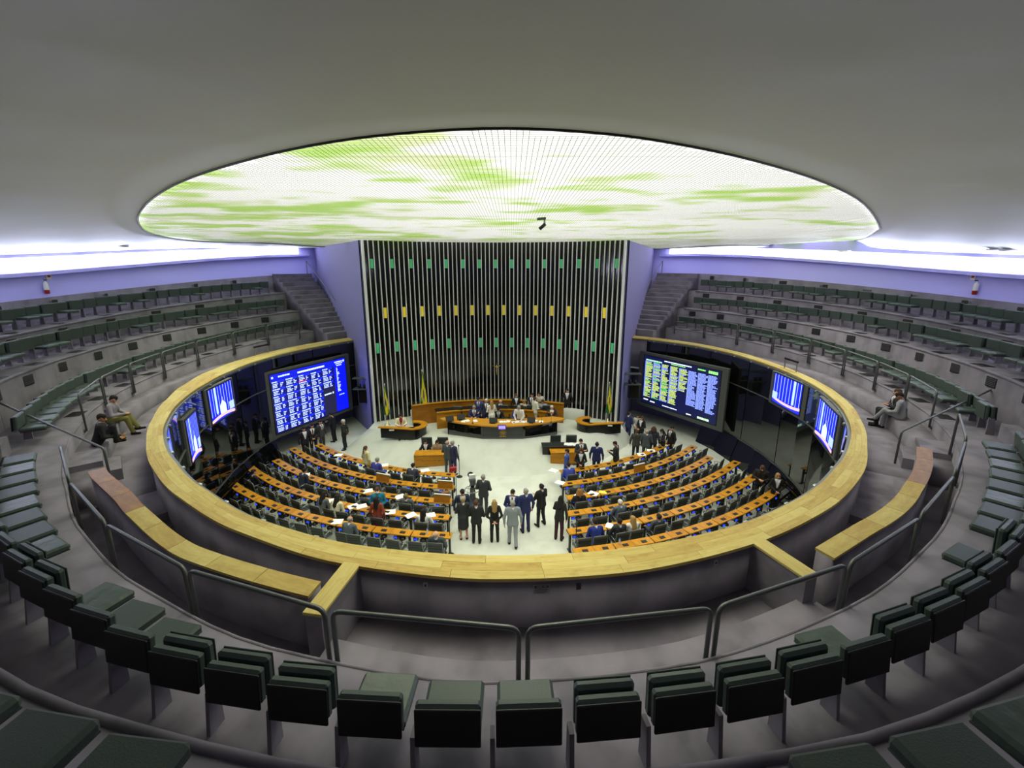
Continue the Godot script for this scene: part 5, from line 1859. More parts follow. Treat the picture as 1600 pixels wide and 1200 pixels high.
func build_desks() -> void:
	var names := ["first", "second", "third", "fourth", "fifth", "sixth", "seventh"]
	# [row, inner angle, outer angle, side]
	var rows := [[0, -6.2, -42.5, "left"], [1, -5.4, -43.0, "left"], [2, -4.9, -43.5, "left"], [3, -4.3, -41.0, "left"], [4, -3.3, -38.6, "left"], [5, -26.0, -37.2, "left"],
		[0, 13.8, 46.0, "right"], [1, 12.4, 45.5, "right"], [2, 11.9, 45.0, "right"], [3, 10.6, 43.4, "right"], [4, 9.6, 42.2, "right"], [5, 9.2, 40.0, "right"], [6, 31.0, 38.6, "right"]]
	for q in rows:
		var row: int = q[0]
		var r := 12.9 + 1.065 * row
		var sg := signf(q[2])
		var seat_deg := rad_to_deg(0.675 / r)
		var ang: float = absf(q[1])
		var n := 0
		while ang + seat_deg * 2.0 < absf(q[2]) + seat_deg:
			var mid := sg * (ang + seat_deg)
			var grp := "wooden desks of the %s row, %s block" % [names[row], q[3]]
			var raised: bool = (q[3] == "left" and ((row == 1 and n == 0) or (row == 2 and n == 0) or (row == 1 and n == 2))) or (q[3] == "right" and row == 1 and n == 2)
			desk(mid, row, "two-seat wooden desk %s, %s from the centre aisle, %s row, %s block" % ["with a raised lid" if raised else "with blue displays", nth(n + 1), names[row], q[3]], grp, raised, n)
			for sd in [-0.5 * sg, 0.5 * sg]:
				var ca: float = mid + sd * seat_deg * 0.97
				var at := desk_at(row, ca, 0.5, 0.0)
				if Vector2(at.x - MID.x, at.z - MID.y).length() > 10.65:
					continue
				chair(at, desk_dir(ca), "black chair with a steel frame, %s from the centre aisle, %s desk row, %s block" % [nth(2 * n + (1 if sd * sg < 0 else 2)), names[row], q[3]], "black chairs at the %s desk row, %s block" % [names[row], q[3]], rng.randf_range(-0.12, 0.12))
			ang += seat_deg * 2.0 + rad_to_deg(0.012 / r)
			n += 1

func desk(ang: float, row: int, lab: String, grp: String, raised: bool, n: int) -> void:
	var out := desk_dir(ang)
	var o := thing("wooden_desk", lab, "desk", Transform3D(turn(-out), desk_at(row, ang, 0.05, 0.0)), grp)      # local +z points at the chairs
	if not meshes.has("desk"):
		var leg := Shape.new()
		leg.bevel(Vector3(0, 0.35, 0), Vector3(0.06, 0.7, 0.1), 0.008)
		leg.bevel(Vector3(0, 0.012, 0), Vector3(0.09, 0.024, 0.3), 0.006)
		var beam := Shape.new()
		beam.box(Vector3(0, 0.68, -0.02), Vector3(1.25, 0.06, 0.08))
		var pad := Shape.new()
		pad.bevel(Vector3.ZERO, Vector3(0.19, 0.018, 0.12), 0.004)
		var term := Shape.new()
		term.bevel(Vector3(0, -0.03, 0), Vector3(0.15, 0.09, 0.06), 0.01, Basis(Vector3.RIGHT, -0.5))
		var mount := Shape.new(true)
		mount.lathe([Vector2(0, -0.14), Vector2(0.11, -0.12), Vector2(0.1, -0.08), Vector2(0.03, -0.05), Vector2(0.03, 0.0)], Vector3.ZERO, Basis.IDENTITY, 12)
		meshes["desk"] = [leg.done(), beam.done(), pad.done(), term.done(), mount.done()]
		glow("terminal_glow", Color(0.12, 0.26, 1.0), 0.75)
	var m: Array = meshes["desk"]
	var tops := Shape.new()
	for sx in [-1, 1]:
		put("tabletop", wood_top(), mats.desk_wood if (n + sx) % 3 else mats.desk_wood_b, o, Transform3D(Basis.IDENTITY, Vector3(0.335 * sx, 0.735, 0)))
	put("leg", m[0], mats.desk_steel, o, Transform3D(Basis.IDENTITY, Vector3(-0.6, 0, 0.02)))
	put("leg", m[0], mats.desk_steel, o, Transform3D(Basis.IDENTITY, Vector3(0.6, 0, 0.02)))
	put("beam", m[1], mats.desk_steel, o)
	for sx in [-0.335, 0.335]:
		put("keypad", m[2], mats.black_plastic, o, Transform3D(Basis.IDENTITY, Vector3(sx + 0.03, 0.762, 0.03)))
		var t := put("terminal", m[3], mats.black_plastic, o, Transform3D(Basis.IDENTITY, Vector3(sx - 0.16, 0.68, 0.175)))
		put("lit_display", quad_mesh_cached(0.12, 0.055), mats.terminal_glow, t, Transform3D(Basis(Vector3.RIGHT, -0.5), Vector3(0, -0.02, 0.034)))
		put("cable_mount", m[4], mats.black_plastic, o, Transform3D(Basis.IDENTITY, Vector3(sx + 0.06, 0.70, 0.12)))
	if raised:
		put("raised_lid", box_mesh(Vector3(0.62, 0.3, 0.04), 0.008), mats.bench_wood, o, Transform3D(Basis(Vector3.RIGHT, -0.25), Vector3(0.33, 0.9, 0.1)))
		put("lid_trim", box_mesh(Vector3(0.62, 0.035, 0.08), 0.006), mats.white_plastic, o, Transform3D(Basis(Vector3.RIGHT, -0.25), Vector3(0.33, 1.05, 0.06)))

func quad_mesh_cached(w: float, h: float) -> ArrayMesh:
	var key := "quad%f_%f" % [w, h]
	if not meshes.has(key):
		meshes[key] = quad_mesh(w, h)
	return meshes[key]

func wood_top() -> ArrayMesh:
	if not meshes.has("wood_top"):
		var b := Shape.new()
		var s := Vector3(0.664, 0.04, 0.34)
		b.bevel(Vector3.ZERO, s, 0.006)
		meshes["wood_top"] = b.done()
	return meshes["wood_top"]

func chair(at: Vector3, out: Vector3, lab: String, grp: String, twist := 0.0) -> void:
	var o := thing("desk_chair", lab, "chair", Transform3D(turn(-out) * Basis(Vector3.UP, twist), at), grp)      # faces -z, back at +z
	chairs.append(o)
	if not meshes.has("chair"):
		var tilt := Basis(Vector3.RIGHT, -0.16)
		var b := Shape.new()
		for i in 4:
			b.bevel(Vector3(0, 0.585 + i * 0.092, 0.215 + i * 0.0148), Vector3(0.45, 0.09, 0.042), 0.016, tilt)
		var f := Shape.new(true)
		f.tube([Vector3(-0.245, 0.44, 0.18), Vector3(-0.245, 0.93, 0.262), Vector3(0.245, 0.93, 0.262), Vector3(0.245, 0.44, 0.18)], 0.014, 6)
		f.tube([Vector3(-0.245, 0.44, 0.18), Vector3(-0.245, 0.44, -0.22)], 0.014, 6)
		f.tube([Vector3(0.245, 0.44, 0.18), Vector3(0.245, 0.44, -0.22)], 0.014, 6)
		var s := Shape.new()
		for i in 4:
			s.bevel(Vector3(0, 0.455, -0.18 + i * 0.115), Vector3(0.46, 0.05, 0.112), 0.016)
		var a := Shape.new(true)
		a.tube([Vector3(0, 0.44, -0.12), Vector3(0, 0.62, -0.16), Vector3(0, 0.66, -0.1), Vector3(0, 0.66, 0.16), Vector3(0, 0.62, 0.21)], 0.014, 6)
		var p := Shape.new(true)
		p.lathe([Vector2(0.045, 0.12), Vector2(0.03, 0.2), Vector2(0.025, 0.43)], Vector3.ZERO, Basis.IDENTITY, 8)
		for i in 4:
			var an := TAU * (i + 0.5) / 4.0
			p.tube([Vector3(0, 0.13, 0), Vector3(sin(an) * 0.28, 0.03, cos(an) * 0.28)], 0.018, 6)
		meshes["chair"] = [b.done(), f.done(), s.done(), a.done(), p.done()]
	var m: Array = meshes["chair"]
	put("backrest", m[0], mats.chair_leather, o)
	put("frame", m[1], mats.chair_frame, o)
	put("seat", m[2], mats.chair_leather, o)
	put("armrest", m[3], mats.chair_frame, o, Transform3D(Basis.IDENTITY, Vector3(-0.275, 0, 0)))
	put("armrest", m[3], mats.chair_frame, o, Transform3D(Basis.IDENTITY, Vector3(0.275, 0, 0)))
	put("pedestal", m[4], mats.desk_steel, o)
const SK := Color(0.78, 0.58, 0.47)
const SK2 := Color(0.66, 0.46, 0.36)
const BLK := Color(0.10, 0.10, 0.11)
const CHAR := Color(0.21, 0.22, 0.23)
const NAVY := Color(0.13, 0.16, 0.34)
const BLUE := Color(0.20, 0.29, 0.55)
const GREYS := Color(0.50, 0.52, 0.55)
const CREAM := Color(0.86, 0.82, 0.68)
const WHITE := Color(0.88, 0.88, 0.86)
const DKH := Color(0.10, 0.08, 0.07)
const BRH := Color(0.28, 0.19, 0.12)
const GRH := Color(0.55, 0.54, 0.52)
const WHH := Color(0.80, 0.79, 0.76)
const BLH := Color(0.62, 0.50, 0.30)

func look(coat: Color, legs: Color, hair: Color, style := "short", dress := "suit", tie := Color(0.35, 0.08, 0.1), skin := SK, shirt := Color(0.86, 0.87, 0.9)) -> Array:
	return [coat, legs, shirt, tie, skin, hair, style, dress]

func stand(x: float, y: float, h: float, face: float, kind: String, lk: Array, lab: String, by_head := false, size := 1.0) -> void:
	# by feet pixel on the floor h, or by head pixel (head centre 1.66 above the floor)
	var p := on_y(x, y, h)
	if by_head:
		p = on_y(x, y, h + 1.63 * size)
		p.y = h
	person(lab, p, face, kind, lk, "", size)

func seated(x: float, y: float, floor_y: float, face: float, kind: String, lk: Array, lab: String, size := 1.0, mask := false) -> void:
	var p := on_y(x, y, floor_y + 1.24 * size)
	p.y = floor_y - 0.03
	person(lab, p, face, kind, lk, "", size, mask)

func build_people() -> void:
	# gallery sitters on the broad step
	var step_seat := func(x: float, y: float, kind: String, turn_deg: float, lk: Array, lab: String) -> void:
		var p := on_y(x, y, STEP_Y)
		var phi := phi_of(p)
		var at := ring(phi, tab(E1, phi) - 0.62 + 0.2, STEP_Y - 0.44)
		var dir := -outward(phi)
		person(lab, at, rad_to_deg(atan2(-dir.x, -dir.z)) + turn_deg, kind, lk)
	step_seat.call(176, 660, "sit_phone", 0.0, look(Color(0.55, 0.53, 0.56), Color(0.46, 0.44, 0.22), DKH, "short", "shirt"), "man in a checked shirt and olive trousers with a phone, left gallery step")
	step_seat.call(126, 700, "sit_curl", 10.0, look(Color(0.09, 0.10, 0.11), Color(0.10, 0.11, 0.12), DKH, "short", "shirt", BLK, Color(0.72, 0.52, 0.36)), "bearded man in black curled up on the left gallery step")
	step_seat.call(1384, 647, "sit_fold", -10.0, look(Color(0.12, 0.13, 0.15), Color(0.12, 0.13, 0.14), BRH, "short", "suit"), "man in a dark suit with folded arms sitting on the right gallery step")
	step_seat.call(1399, 654, "sit_prop", -25.0, look(Color(0.56, 0.56, 0.57), Color(0.58, 0.58, 0.60), DKH, "short", "open", BLK, SK2, Color(0.12, 0.12, 0.13)), "man in a light grey suit leaning on one hand on the right gallery step")
	# centre of the chamber floor
	stand(725, 842, 0, 10, "front", look(Color(0.17, 0.19, 0.19), Color(0.17, 0.18, 0.19), Color(0.62, 0.56, 0.42), "short", "skirt"), "woman with short fair hair in a dark dress beside the left desk block", false, 0.97)
	stand(745, 848, 0, -5, "front", look(Color(0.13, 0.14, 0.14), BLK, BRH, "short", "plain"), "person in a black trouser suit with short brown hair in the aisle", false, 0.97)
	stand(773, 846, 0, 5, "behind", look(Color(0.10, 0.10, 0.10), Color(0.10, 0.10, 0.10), BLH, "long", "slim"), "woman in black with long fair hair, hands behind her back", false, 0.95)
	stand(756, 804, 0, -12, "front", look(CHAR, CHAR, GRH, "short", "suit"), "man in a charcoal suit with grey hair beside the television camera")
	stand(721, 764, 0, 200, "reach", look(Color(0.17, 0.21, 0.30), Color(0.17, 0.2, 0.28), DKH, "short", "open"), "man in a blue-grey jacket facing the gallery, hand on the desk end", true)
	stand(801, 768, 0, 170, "front", look(NAVY, NAVY, DKH, "short", "suit"), "man in a navy suit facing the gallery behind the light grey suit", true)
	stand(801, 853, 0, 2, "stride", look(Color(0.52, 0.55, 0.57), Color(0.56, 0.58, 0.60), GRH, "short", "suit"), "man in a light grey suit seen from behind in the aisle", false, 1.02)
	stand(821, 831, 0, 20, "stand", look(Color(0.15, 0.17, 0.36), Color(0.14, 0.16, 0.33), GRH, "short", "suit"), "man in a navy suit seen from behind, right of the light grey suit", false, 1.02)
	stand(845, 821, 0, 35, "crossed", look(Color(0.10, 0.10, 0.11), BLK, DKH, "short", "suit"), "man in a black suit with folded arms standing alone in the aisle")
	stand(873, 843, 0, -25, "reach", look(Color(0.13, 0.13, 0.12), Color(0.24, 0.10, 0.17), DKH, "long", "slim"), "woman in a dark top and plum trousers beside the right desk block", false, 0.97)
	# round the clerks' tables
	stand(699, 690, 0, -20, "front", look(Color(0.28, 0.30, 0.31), Color(0.27, 0.29, 0.3), GRH, "thin", "suit"), "man in a dark grey suit leaning by the left clerks' table", true)
	stand(707, 691, 0, -35, "stand", look(Color(0.17, 0.18, 0.28), NAVY, GRH, "short", "suit"), "grey-haired man in dark blue behind the dark grey suit at the clerks' table", true)
	seated(665, 688, 0, 180, "sit_desk", look(BLK, BLK, DKH, "long", "slim"), "woman in black with long dark hair seated at the left clerks' table", 0.96)
	seated(683, 689, 0, 185, "sit_desk", look(Color(0.55, 0.48, 0.38), BLK, DKH, "long", "plain"), "woman in a beige patterned jacket seated at the left clerks' table", 0.96)
	stand(886, 704, 0, 75, "stand", look(BLUE, BLUE, DKH, "short", "suit"), "man in a mid-blue suit in profile beside the right clerks' table", true, 0.97)
	stand(908, 703, 0, 170, "front", look(Color(0.13, 0.12, 0.12), BLK, BRH, "curly", "slim"), "curly-haired woman in black with clasped hands by the right clerks' table", true, 0.95)
	stand(908, 688, 0, 190, "crossed", look(Color(0.19, 0.20, 0.22), CHAR, DKH, "short", "suit"), "man in a dark suit with folded arms behind the right clerks' table", true)
	stand(933, 693, 0, -15, "stand", look(NAVY, NAVY, DKH, "short", "suit"), "man in a navy suit with his back turned before the first right desk row", true)
	stand(964, 692, 0, 60, "phone", look(Color(0.14, 0.14, 0.13), BLK, DKH, "short", "plain"), "man in black looking at a phone before the first right desk row", true)
	# left entrance
	stand(540, 703, 0, 95, "behind", look(Color(0.14, 0.14, 0.15), BLK, WHH, "short", "open", BLK, SK, Color(0.80, 0.78, 0.70)), "white-haired man in a dark open suit near the left end of the stage")
	stand(523, 690, 0, 85, "phone", look(Color(0.08, 0.08, 0.09), Color(0.08, 0.08, 0.09), DKH, "short", "suit"), "man in black walking with a phone below the left voting board")
	stand(500, 658, 0, -110, "stand", look(Color(0.22, 0.22, 0.24), CHAR, DKH, "short", "suit"), "man in a grey suit in the shade below the left voting board", true)
	stand(487, 664, 0, -150, "front", look(Color(0.10, 0.11, 0.14), BLK, DKH, "short", "suit"), "man in a dark suit and white shirt below the left voting board, hands clasped", true)
	stand(474, 669, 0, -130, "stand", look(Color(0.09, 0.10, 0.15), BLK, DKH, "short", "open"), "man in a dark suit and open white shirt deepest below the left voting board", true)
	stand(571, 699, 0, -40, "stand", look(Color(0.84, 0.80, 0.60), Color(0.78, 0.74, 0.58), BRH, "tail", "plain"), "person in a pale yellow jacket with a ponytail behind the first left desk row", true, 0.95)
	# right entrance
	stand(983, 645, 0, -60, "front", look(NAVY, NAVY, DKH, "short", "suit"), "man in a navy suit talking to two women below the right voting board", true)
	stand(997, 649, 0, 150, "front", look(Color(0.72, 0.70, 0.68), BLK, DKH, "long", "plain"), "woman with long dark hair in a pale blouse below the right voting board", true, 0.95)
	stand(1003, 652, 0, 130, "front", look(BLK, BLK, BRH, "long", "slim"), "woman with brown hair in a black jacket below the right voting board", true, 0.95)
	stand(995, 673, 0, -10, "stand", look(Color(0.25, 0.25, 0.22), BLK, BRH, "tail", "plain"), "woman in a dark olive top seen from behind at the first right desk row", true, 0.95)
	stand(1011, 673, 0, -20, "front", look(Color(0.26, 0.29, 0.31), CHAR, GRH, "thin", "suit"), "grey-haired man in a slate suit seen from behind at the first right desk row", true)
	stand(1022, 669, 0, -30, "stand", look(Color(0.17, 0.19, 0.23), CHAR, BRH, "curly", "suit"), "curly-haired person in a dark blue jacket at the first right desk row", true)
	stand(1037, 672, 0, 90, "phone", look(Color(0.16, 0.16, 0.17), BLK, DKH, "long", "slim"), "woman in black looking down in the shade beyond the right desk row end", true, 0.95)
	stand(1050, 668, 0, 110, "stand", look(BLK, BLK, DKH, "short", "suit"), "man in black in the shade beyond the right desk row end", true)
	stand(1192, 728, 0, 150, "phone", look(Color(0.14, 0.12, 0.11), BLK, BRH, "short", "plain"), "bearded man in dark clothes at the end of the fifth right desk row", true)
	stand(1216, 742, 0, 160, "front", look(Color(0.10, 0.10, 0.10), BLK, BLH, "long", "slim"), "woman in black with fair hair at the end of the sixth right desk row", true, 0.95)
	# seated at the desks, left block
	for s in [[578, 722, "sit_write", look(Color(0.22, 0.24, 0.56), NAVY, GRH, "short", "suit"), "grey-haired man in a bright blue suit seated at the first left desk row"],
		[641, 728, "sit_write", look(Color(0.20, 0.21, 0.27), CHAR, DKH, "short", "suit"), "man in a dark grey suit with a large paper, first left desk row"],
		[637, 769, "sit_back", look(Color(0.33, 0.35, 0.36), CHAR, Color(0.42, 0.38, 0.22), "short", "suit"), "man in a mid-grey suit seated at the third left desk row"],
		[463, 737, "sit_write", look(Color(0.14, 0.16, 0.22), BLK, DKH, "short", "suit"), "man in dark blue bent over papers at the third left desk row"],
		[489, 779, "sit_write", look(Color(0.36, 0.39, 0.40), CHAR, DKH, "long", "plain"), "dark-haired woman in grey leaning over the fourth left desk row"],
		[512, 784, "sit_write", look(Color(0.84, 0.82, 0.70), CREAM, DKH, "long", "plain"), "dark-haired woman in cream leaning over papers at the fourth left desk row"],
		[654, 809, "sit_desk", look(WHITE, CHAR, DKH, "long", "plain"), "dark-haired woman in white seated at the end of the fourth left desk row"],
		[540, 813, "sit_write", look(Color(0.33, 0.37, 0.40), CHAR, GRH, "thin", "suit"), "grey-haired man in a slate suit seated at the fifth left desk row"],
		[687, 837, "sit_back", look(Color(0.25, 0.27, 0.30), CHAR, GRH, "thin", "suit"), "grey-haired man in charcoal leaning back at the end of the fifth left desk row"],
		[388, 738, "sit_desk", look(Color(0.10, 0.11, 0.13), BLK, DKH, "short", "suit"), "person in dark clothes at the far end of the fourth left desk row"],
		[875, 735, "sit_write", look(Color(0.22, 0.28, 0.62), NAVY, DKH, "short", "plain"), "person in a royal blue jacket bent over the first right desk row"],
		[878, 764, "sit_desk", look(Color(0.12, 0.12, 0.12), BLK, Color(0.55, 0.36, 0.16), "curly", "plain"), "woman with curly ginger hair in black at the third right desk row"],
		[975, 788, "sit_desk", look(Color(0.33, 0.38, 0.44), CHAR, WHH, "short", "plain"), "white-haired person in slate blue at the fourth right desk row"],
		[944, 831, "sit_write", look(Color(0.12, 0.18, 0.48), NAVY, DKH, "short", "suit"), "dark-haired man in royal blue at the fifth right desk row"],
		[977, 822, "sit_desk", look(Color(0.16, 0.17, 0.19), CHAR, DKH, "short", "suit"), "dark-haired man in charcoal at the fifth right desk row"],
		[998, 817, "sit_desk", look(Color(0.86, 0.84, 0.84), CREAM, BLH, "long", "plain"), "fair-haired woman in white at the fifth right desk row"],
		[1034, 808, "sit_back", look(Color(0.26, 0.29, 0.32), CHAR, DKH, "short", "suit"), "man in a slate suit leaning far back at the fifth right desk row"]]:
		# sit on the row's chair line; the nearest chair stands where the sitter is
		var p := on_y(s[0], s[1], 1.22)
		var ang := rad_to_deg(atan2(p.x - DESK.x, p.z - DESK.y))
		var row: float = clampf(round((Vector2(p.x - DESK.x, p.z - DESK.y).length() - 13.35) / 1.065), 0.0, 5.0)
		if s[0] < 800:
			ang = minf(ang, -[6.2, 5.4, 4.9, 4.3, 3.3, 26.0][int(row)] - 1.3)
		else:
			ang = maxf(ang, [13.8, 12.4, 11.9, 10.6, 9.6, 9.2][int(row)] + 1.3)
		var at := desk_at(row, ang, 0.5, 0.0)
		var best: Node3D = chairs[0]
		for c in chairs:
			if c.position.distance_to(at) < best.position.distance_to(at):
				best = c
		if best.position.distance_to(at) < 0.4:
			best.transform = Transform3D(turn(-desk_dir(ang)), at)
		var d := -desk_dir(ang)
		person(s[4], at + Vector3(0, -0.06, 0) + d * 0.02, rad_to_deg(atan2(-d.x, -d.z)), s[2], s[3])
	stand(588, 779, 0, -10, "stand", look(Color(0.55, 0.25, 0.17), Color(0.30, 0.08, 0.20), DKH, "long", "dress"), "woman in an orange and plum dress standing at the fourth left desk row", true, 0.97)
	person("woman in a teal top and white face mask standing behind the third left row", Vector3(on_y(589, 763, 1.6).x, 0, on_y(589, 763, 1.6).z), 190, "front", look(Color(0.12, 0.46, 0.56), Color(0.1, 0.4, 0.5), BRH, "tail", "plain"), "", 0.96, true)
	# on the stage
	stand(885, 651, STAGE_Y, 175, "wide", look(Color(0.09, 0.09, 0.10), BLK, DKH, "short", "suit", Color(0.7, 0.7, 0.72)), "man in a black suit standing alone at the right of the stage")
	person("woman in a cream jacket seated inside the left tribune", Vector3(on_z(626, 650, -21.55).x, STAGE_Y - 0.2, -21.55), 195, "sit_desk", look(CREAM, CREAM, DKH, "long", "open", BLK, SK, Color(0.55, 0.12, 0.12)), "", 0.97)
	stand(750, 621, STAGE_Y, 150, "reach", look(BLUE, NAVY, DKH, "short", "suit"), "man in a blue suit standing behind the presiding table", true)
	stand(760, 625, STAGE_Y + 0.0, 185, "stand", look(Color(0.14, 0.17, 0.27), NAVY, WHH, "short", "suit"), "white-haired man in dark blue standing behind the presiding table", true)
	stand(768, 628, STAGE_Y, 20, "front", look(Color(0.86, 0.86, 0.80), Color(0.86, 0.86, 0.8), BLH, "long", "dress"), "fair-haired woman in a white dress standing behind the presiding table", true, 0.97)
	for s in [[741, 644, "sit_desk", look(Color(0.16, 0.19, 0.36), NAVY, GRH, "short", "suit"), "man in a navy suit seated second from the left at the presiding table"],
		[754, 642, "sit_back", look(Color(0.10, 0.11, 0.14), BLK, DKH, "thin", "suit", Color(0.3, 0.35, 0.6)), "man in a black suit and blue tie seated at the presiding table"],
		[779, 642, "sit_write", look(Color(0.15, 0.16, 0.18), BLK, DKH, "short", "suit", Color(0.7, 0.72, 0.75)), "man in a black suit bent over papers in the middle of the presiding table"],
		[808, 643, "sit_write", look(Color(0.24, 0.28, 0.60), NAVY, DKH, "short", "plain"), "person in a bright blue jacket writing at the presiding table"],
		[862, 641, "sit_desk", look(Color(0.20, 0.16, 0.15), BLK, WHH, "short", "open"), "white-haired person seated at the right end of the presiding table"],
		[782, 625, "sit_desk", look(Color(0.18, 0.20, 0.27), BLK, WHH, "thin", "suit"), "white-haired man seated at the back bench behind the middle chair"],
		[819, 621, "sit_desk", look(Color(0.80, 0.76, 0.62), CREAM, BLH, "short", "plain"), "fair-haired person in beige seated at the back bench"],
		[826, 624, "sit_desk", look(Color(0.70, 0.72, 0.80), CHAR, GRH, "short", "plain"), "grey-haired person in pale blue seated at the back bench"],
		[848, 627, "sit_desk", look(Color(0.62, 0.63, 0.66), CHAR, BRH, "tail", "plain"), "person in a grey top seated at the right end of the back bench"]]:
		var row_z := -22.3 if s[1] > 635 else -23.35
		var sp := on_z(s[0], s[1], row_z)
		person(s[4], Vector3(sp.x, STAGE_Y - 0.03, row_z), 180, s[2], s[3])
	stand(813, 631, STAGE_Y, 160, "bend", look(Color(0.86, 0.86, 0.82), CHAR, GRH, "short", "plain"), "person in a white shirt bending over the blue jacket at the presiding table", true)
	stand(806, 617, STAGE_Y, 200, "stand", look(BLK, BLK, BRH, "long", "slim"), "woman in black standing at the back bench", true, 0.97)
	stand(831, 616, STAGE_Y, 170, "stand", look(Color(0.16, 0.17, 0.17), CHAR, DKH, "short", "suit"), "man in a dark suit standing at the back bench behind the beige jacket", true)
	stand(843, 615, STAGE_Y, 185, "ear", look(Color(0.78, 0.76, 0.70), CHAR, DKH, "tail", "plain"), "dark-haired person in a pale top standing at the back bench", true, 0.97)
	stand(836, 622, STAGE_Y, -60, "front", look(Color(0.84, 0.83, 0.76), Color(0.82, 0.81, 0.74), BRH, "short", "plain"), "person in an off-white suit standing before the back bench", true)

func build_small_things() -> void:
	# clerks' tables before the stage
	for q in [[672.5, 711.0, 1.6, 0.04, "left"], [885.0, 707.0, 1.55, 0.06, "right"]]:
		var p := on_y(q[0], q[1], 0.78)
		var o := thing("clerks_table", "plain wooden clerks' table before the stage on the %s" % q[4], "table", Transform3D(Basis(Vector3.UP, q[3]), Vector3(p.x, 0, p.z - 0.3)))
		put("tabletop", box_mesh(Vector3(q[2], 0.04, 0.6), 0.008), mats.desk_wood, o, Transform3D(Basis.IDENTITY, Vector3(0, 0.76, 0)))
		put("front_panel", box_mesh(Vector3(q[2], 0.24, 0.03), 0.005), mats.desk_wood_b, o, Transform3D(Basis.IDENTITY, Vector3(0, 0.62, 0.27)))
		put("front_panel", box_mesh(Vector3(q[2], 0.3, 0.03), 0.005), mats.desk_wood_b, o, Transform3D(Basis.IDENTITY, Vector3(0, 0.335, 0.275)))
		for sx in [-0.5, 0.5]:
			put("leg", box_mesh(Vector3(0.06, 0.74, 0.5), 0.006), mats.desk_steel, o, Transform3D(Basis.IDENTITY, Vector3(sx * (q[2] - 0.2), 0.37, 0)))
		for i in 2:
			stage_chair(Vector3(p.x + (i - 0.5) * 0.8, 0, p.z - 1.0), 180.0, "black leather chair behind the %s clerks' table, %s" % [q[4], ["nearer the wall end", "nearer the aisle"][i if q[4] == "left" else 1 - i]], "chairs at the %s clerks' table" % q[4])
	var rp := on_y(874, 694, 0.9)
	var dk := thing("equipment_desk", "low black equipment desk sunk in the stage front beside the right clerks' table", "desk", Transform3D(Basis(Vector3.UP, 0.03), Vector3(rp.x, 0, rp.z)))
	put("body", box_mesh(Vector3(1.7, 0.85, 0.5), 0.01), mats.black_panel, dk, Transform3D(Basis.IDENTITY, Vector3(0, 0.42, 0)))
	put("top", box_mesh(Vector3(1.76, 0.04, 0.56), 0.008), mats.desk_steel, dk, Transform3D(Basis.IDENTITY, Vector3(0, 0.87, 0)))
	for i in 5:
		paper(Vector3(rp.x + 0.35 + 0.13 * i, 0.89, rp.z + 0.05 * (i % 2)), rng.randf_range(-0.4, 0.4), 0.03, "loose white papers on the black equipment desk, %s from its aisle end" % nth(i + 1), "papers on the equipment desk")
	# papers on the desks
	var rown := ["first", "second", "third", "fourth", "fifth", "sixth"]
	var tally := {}
	for q in [[664, 735], [600, 727], [529, 711], [625, 776], [575, 767], [477, 742], [672, 805], [642, 805], [610, 800], [565, 791], [552, 791], [520, 782], [527, 815], [865, 735], [1002, 710], [1017, 704], [1037, 695], [875, 754], [906, 774], [927, 771], [955, 822]]:
		var p := on_y(q[0], q[1], 0.757)
		var rr := clampi(int(round((Vector2(p.x - DESK.x, p.z - DESK.y).length() - 12.95) / 1.065)), 0, 5)
		var blk := "left" if q[0] < 800 else "right"
		tally[blk + rown[rr]] = tally.get(blk + rown[rr], 0) + 1
		paper(p, rng.randf_range(-0.4, 0.4) + (0.3 if q[0] < 800 else -0.3), 0.006, "open white papers on the %s %s desk row, %s from the aisle" % [rown[rr], blk, nth(tally[blk + rown[rr]])], "papers on the %s desk block" % blk, 0.36, 0.3)
	for q in [[960, 720, "first"], [942, 769, "third"]]:
		var o := thing("yellow_folder", "yellow folder on a desk of the %s right row" % q[2], "folder", Transform3D(Basis(Vector3.UP, -0.35), on_y(q[0], q[1], 0.765)))
		put("cover", box_mesh(Vector3(0.3, 0.008, 0.22), 0.002), mat("yellow_card", Color(0.86, 0.80, 0.28), 0.7), o)
		put("inner_sheets", box_mesh(Vector3(0.28, 0.004, 0.21)), mats.paper, o, Transform3D(Basis.IDENTITY, Vector3(0.005, -0.004, 0.004)))
	for q in [[708, 737, "red handbag standing on the end desk of the first left row", Color(0.60, 0.08, 0.10), "handbag"], [696, 776, "brown handbag on the end desk of the third left row", Color(0.50, 0.32, 0.16), "handbag"]]:
		var o := thing(q[4], q[2], "bag", Transform3D(Basis(Vector3.UP, 0.3), on_y(q[0], q[1], 0.757)))
		var s := Shape.new()
		s.bevel(Vector3(0, 0.12, 0), Vector3(0.32, 0.24, 0.15), 0.04)
		put("body", s.done(), mat("bag_%d" % q[0], q[3], 0.45), o)
		var h := Shape.new(true)
		var arc := []
		for i in 9:
			var t := PI * i / 8.0
			arc.append(Vector3(cos(t) * 0.1, 0.22 + sin(t) * 0.13, 0))
		h.tube(arc, 0.012, 6)
		put("handle", h.done(), mats["bag_%d" % q[0]], o)
	for q in [[668, 834, "left"], [968, 850, "right"]]:
		var o := thing("water_bottle", "clear plastic water bottle on a desk near the %s end of the last full row" % q[2], "bottle", Transform3D(Basis.IDENTITY, on_y(q[0], q[1], 0.757)))
		var s := Shape.new(true)
		s.lathe([Vector2(0, 0), Vector2(0.033, 0), Vector2(0.035, 0.02), Vector2(0.035, 0.15), Vector2(0.014, 0.19), Vector2(0.014, 0.205)])
		put("bottle", s.done(), mat("clear_plastic", Color(0.85, 0.92, 0.97, 0.35), 0.1, 0.0, {"transparency": BaseMaterial3D.TRANSPARENCY_ALPHA}), o)
		var c := Shape.new(true)
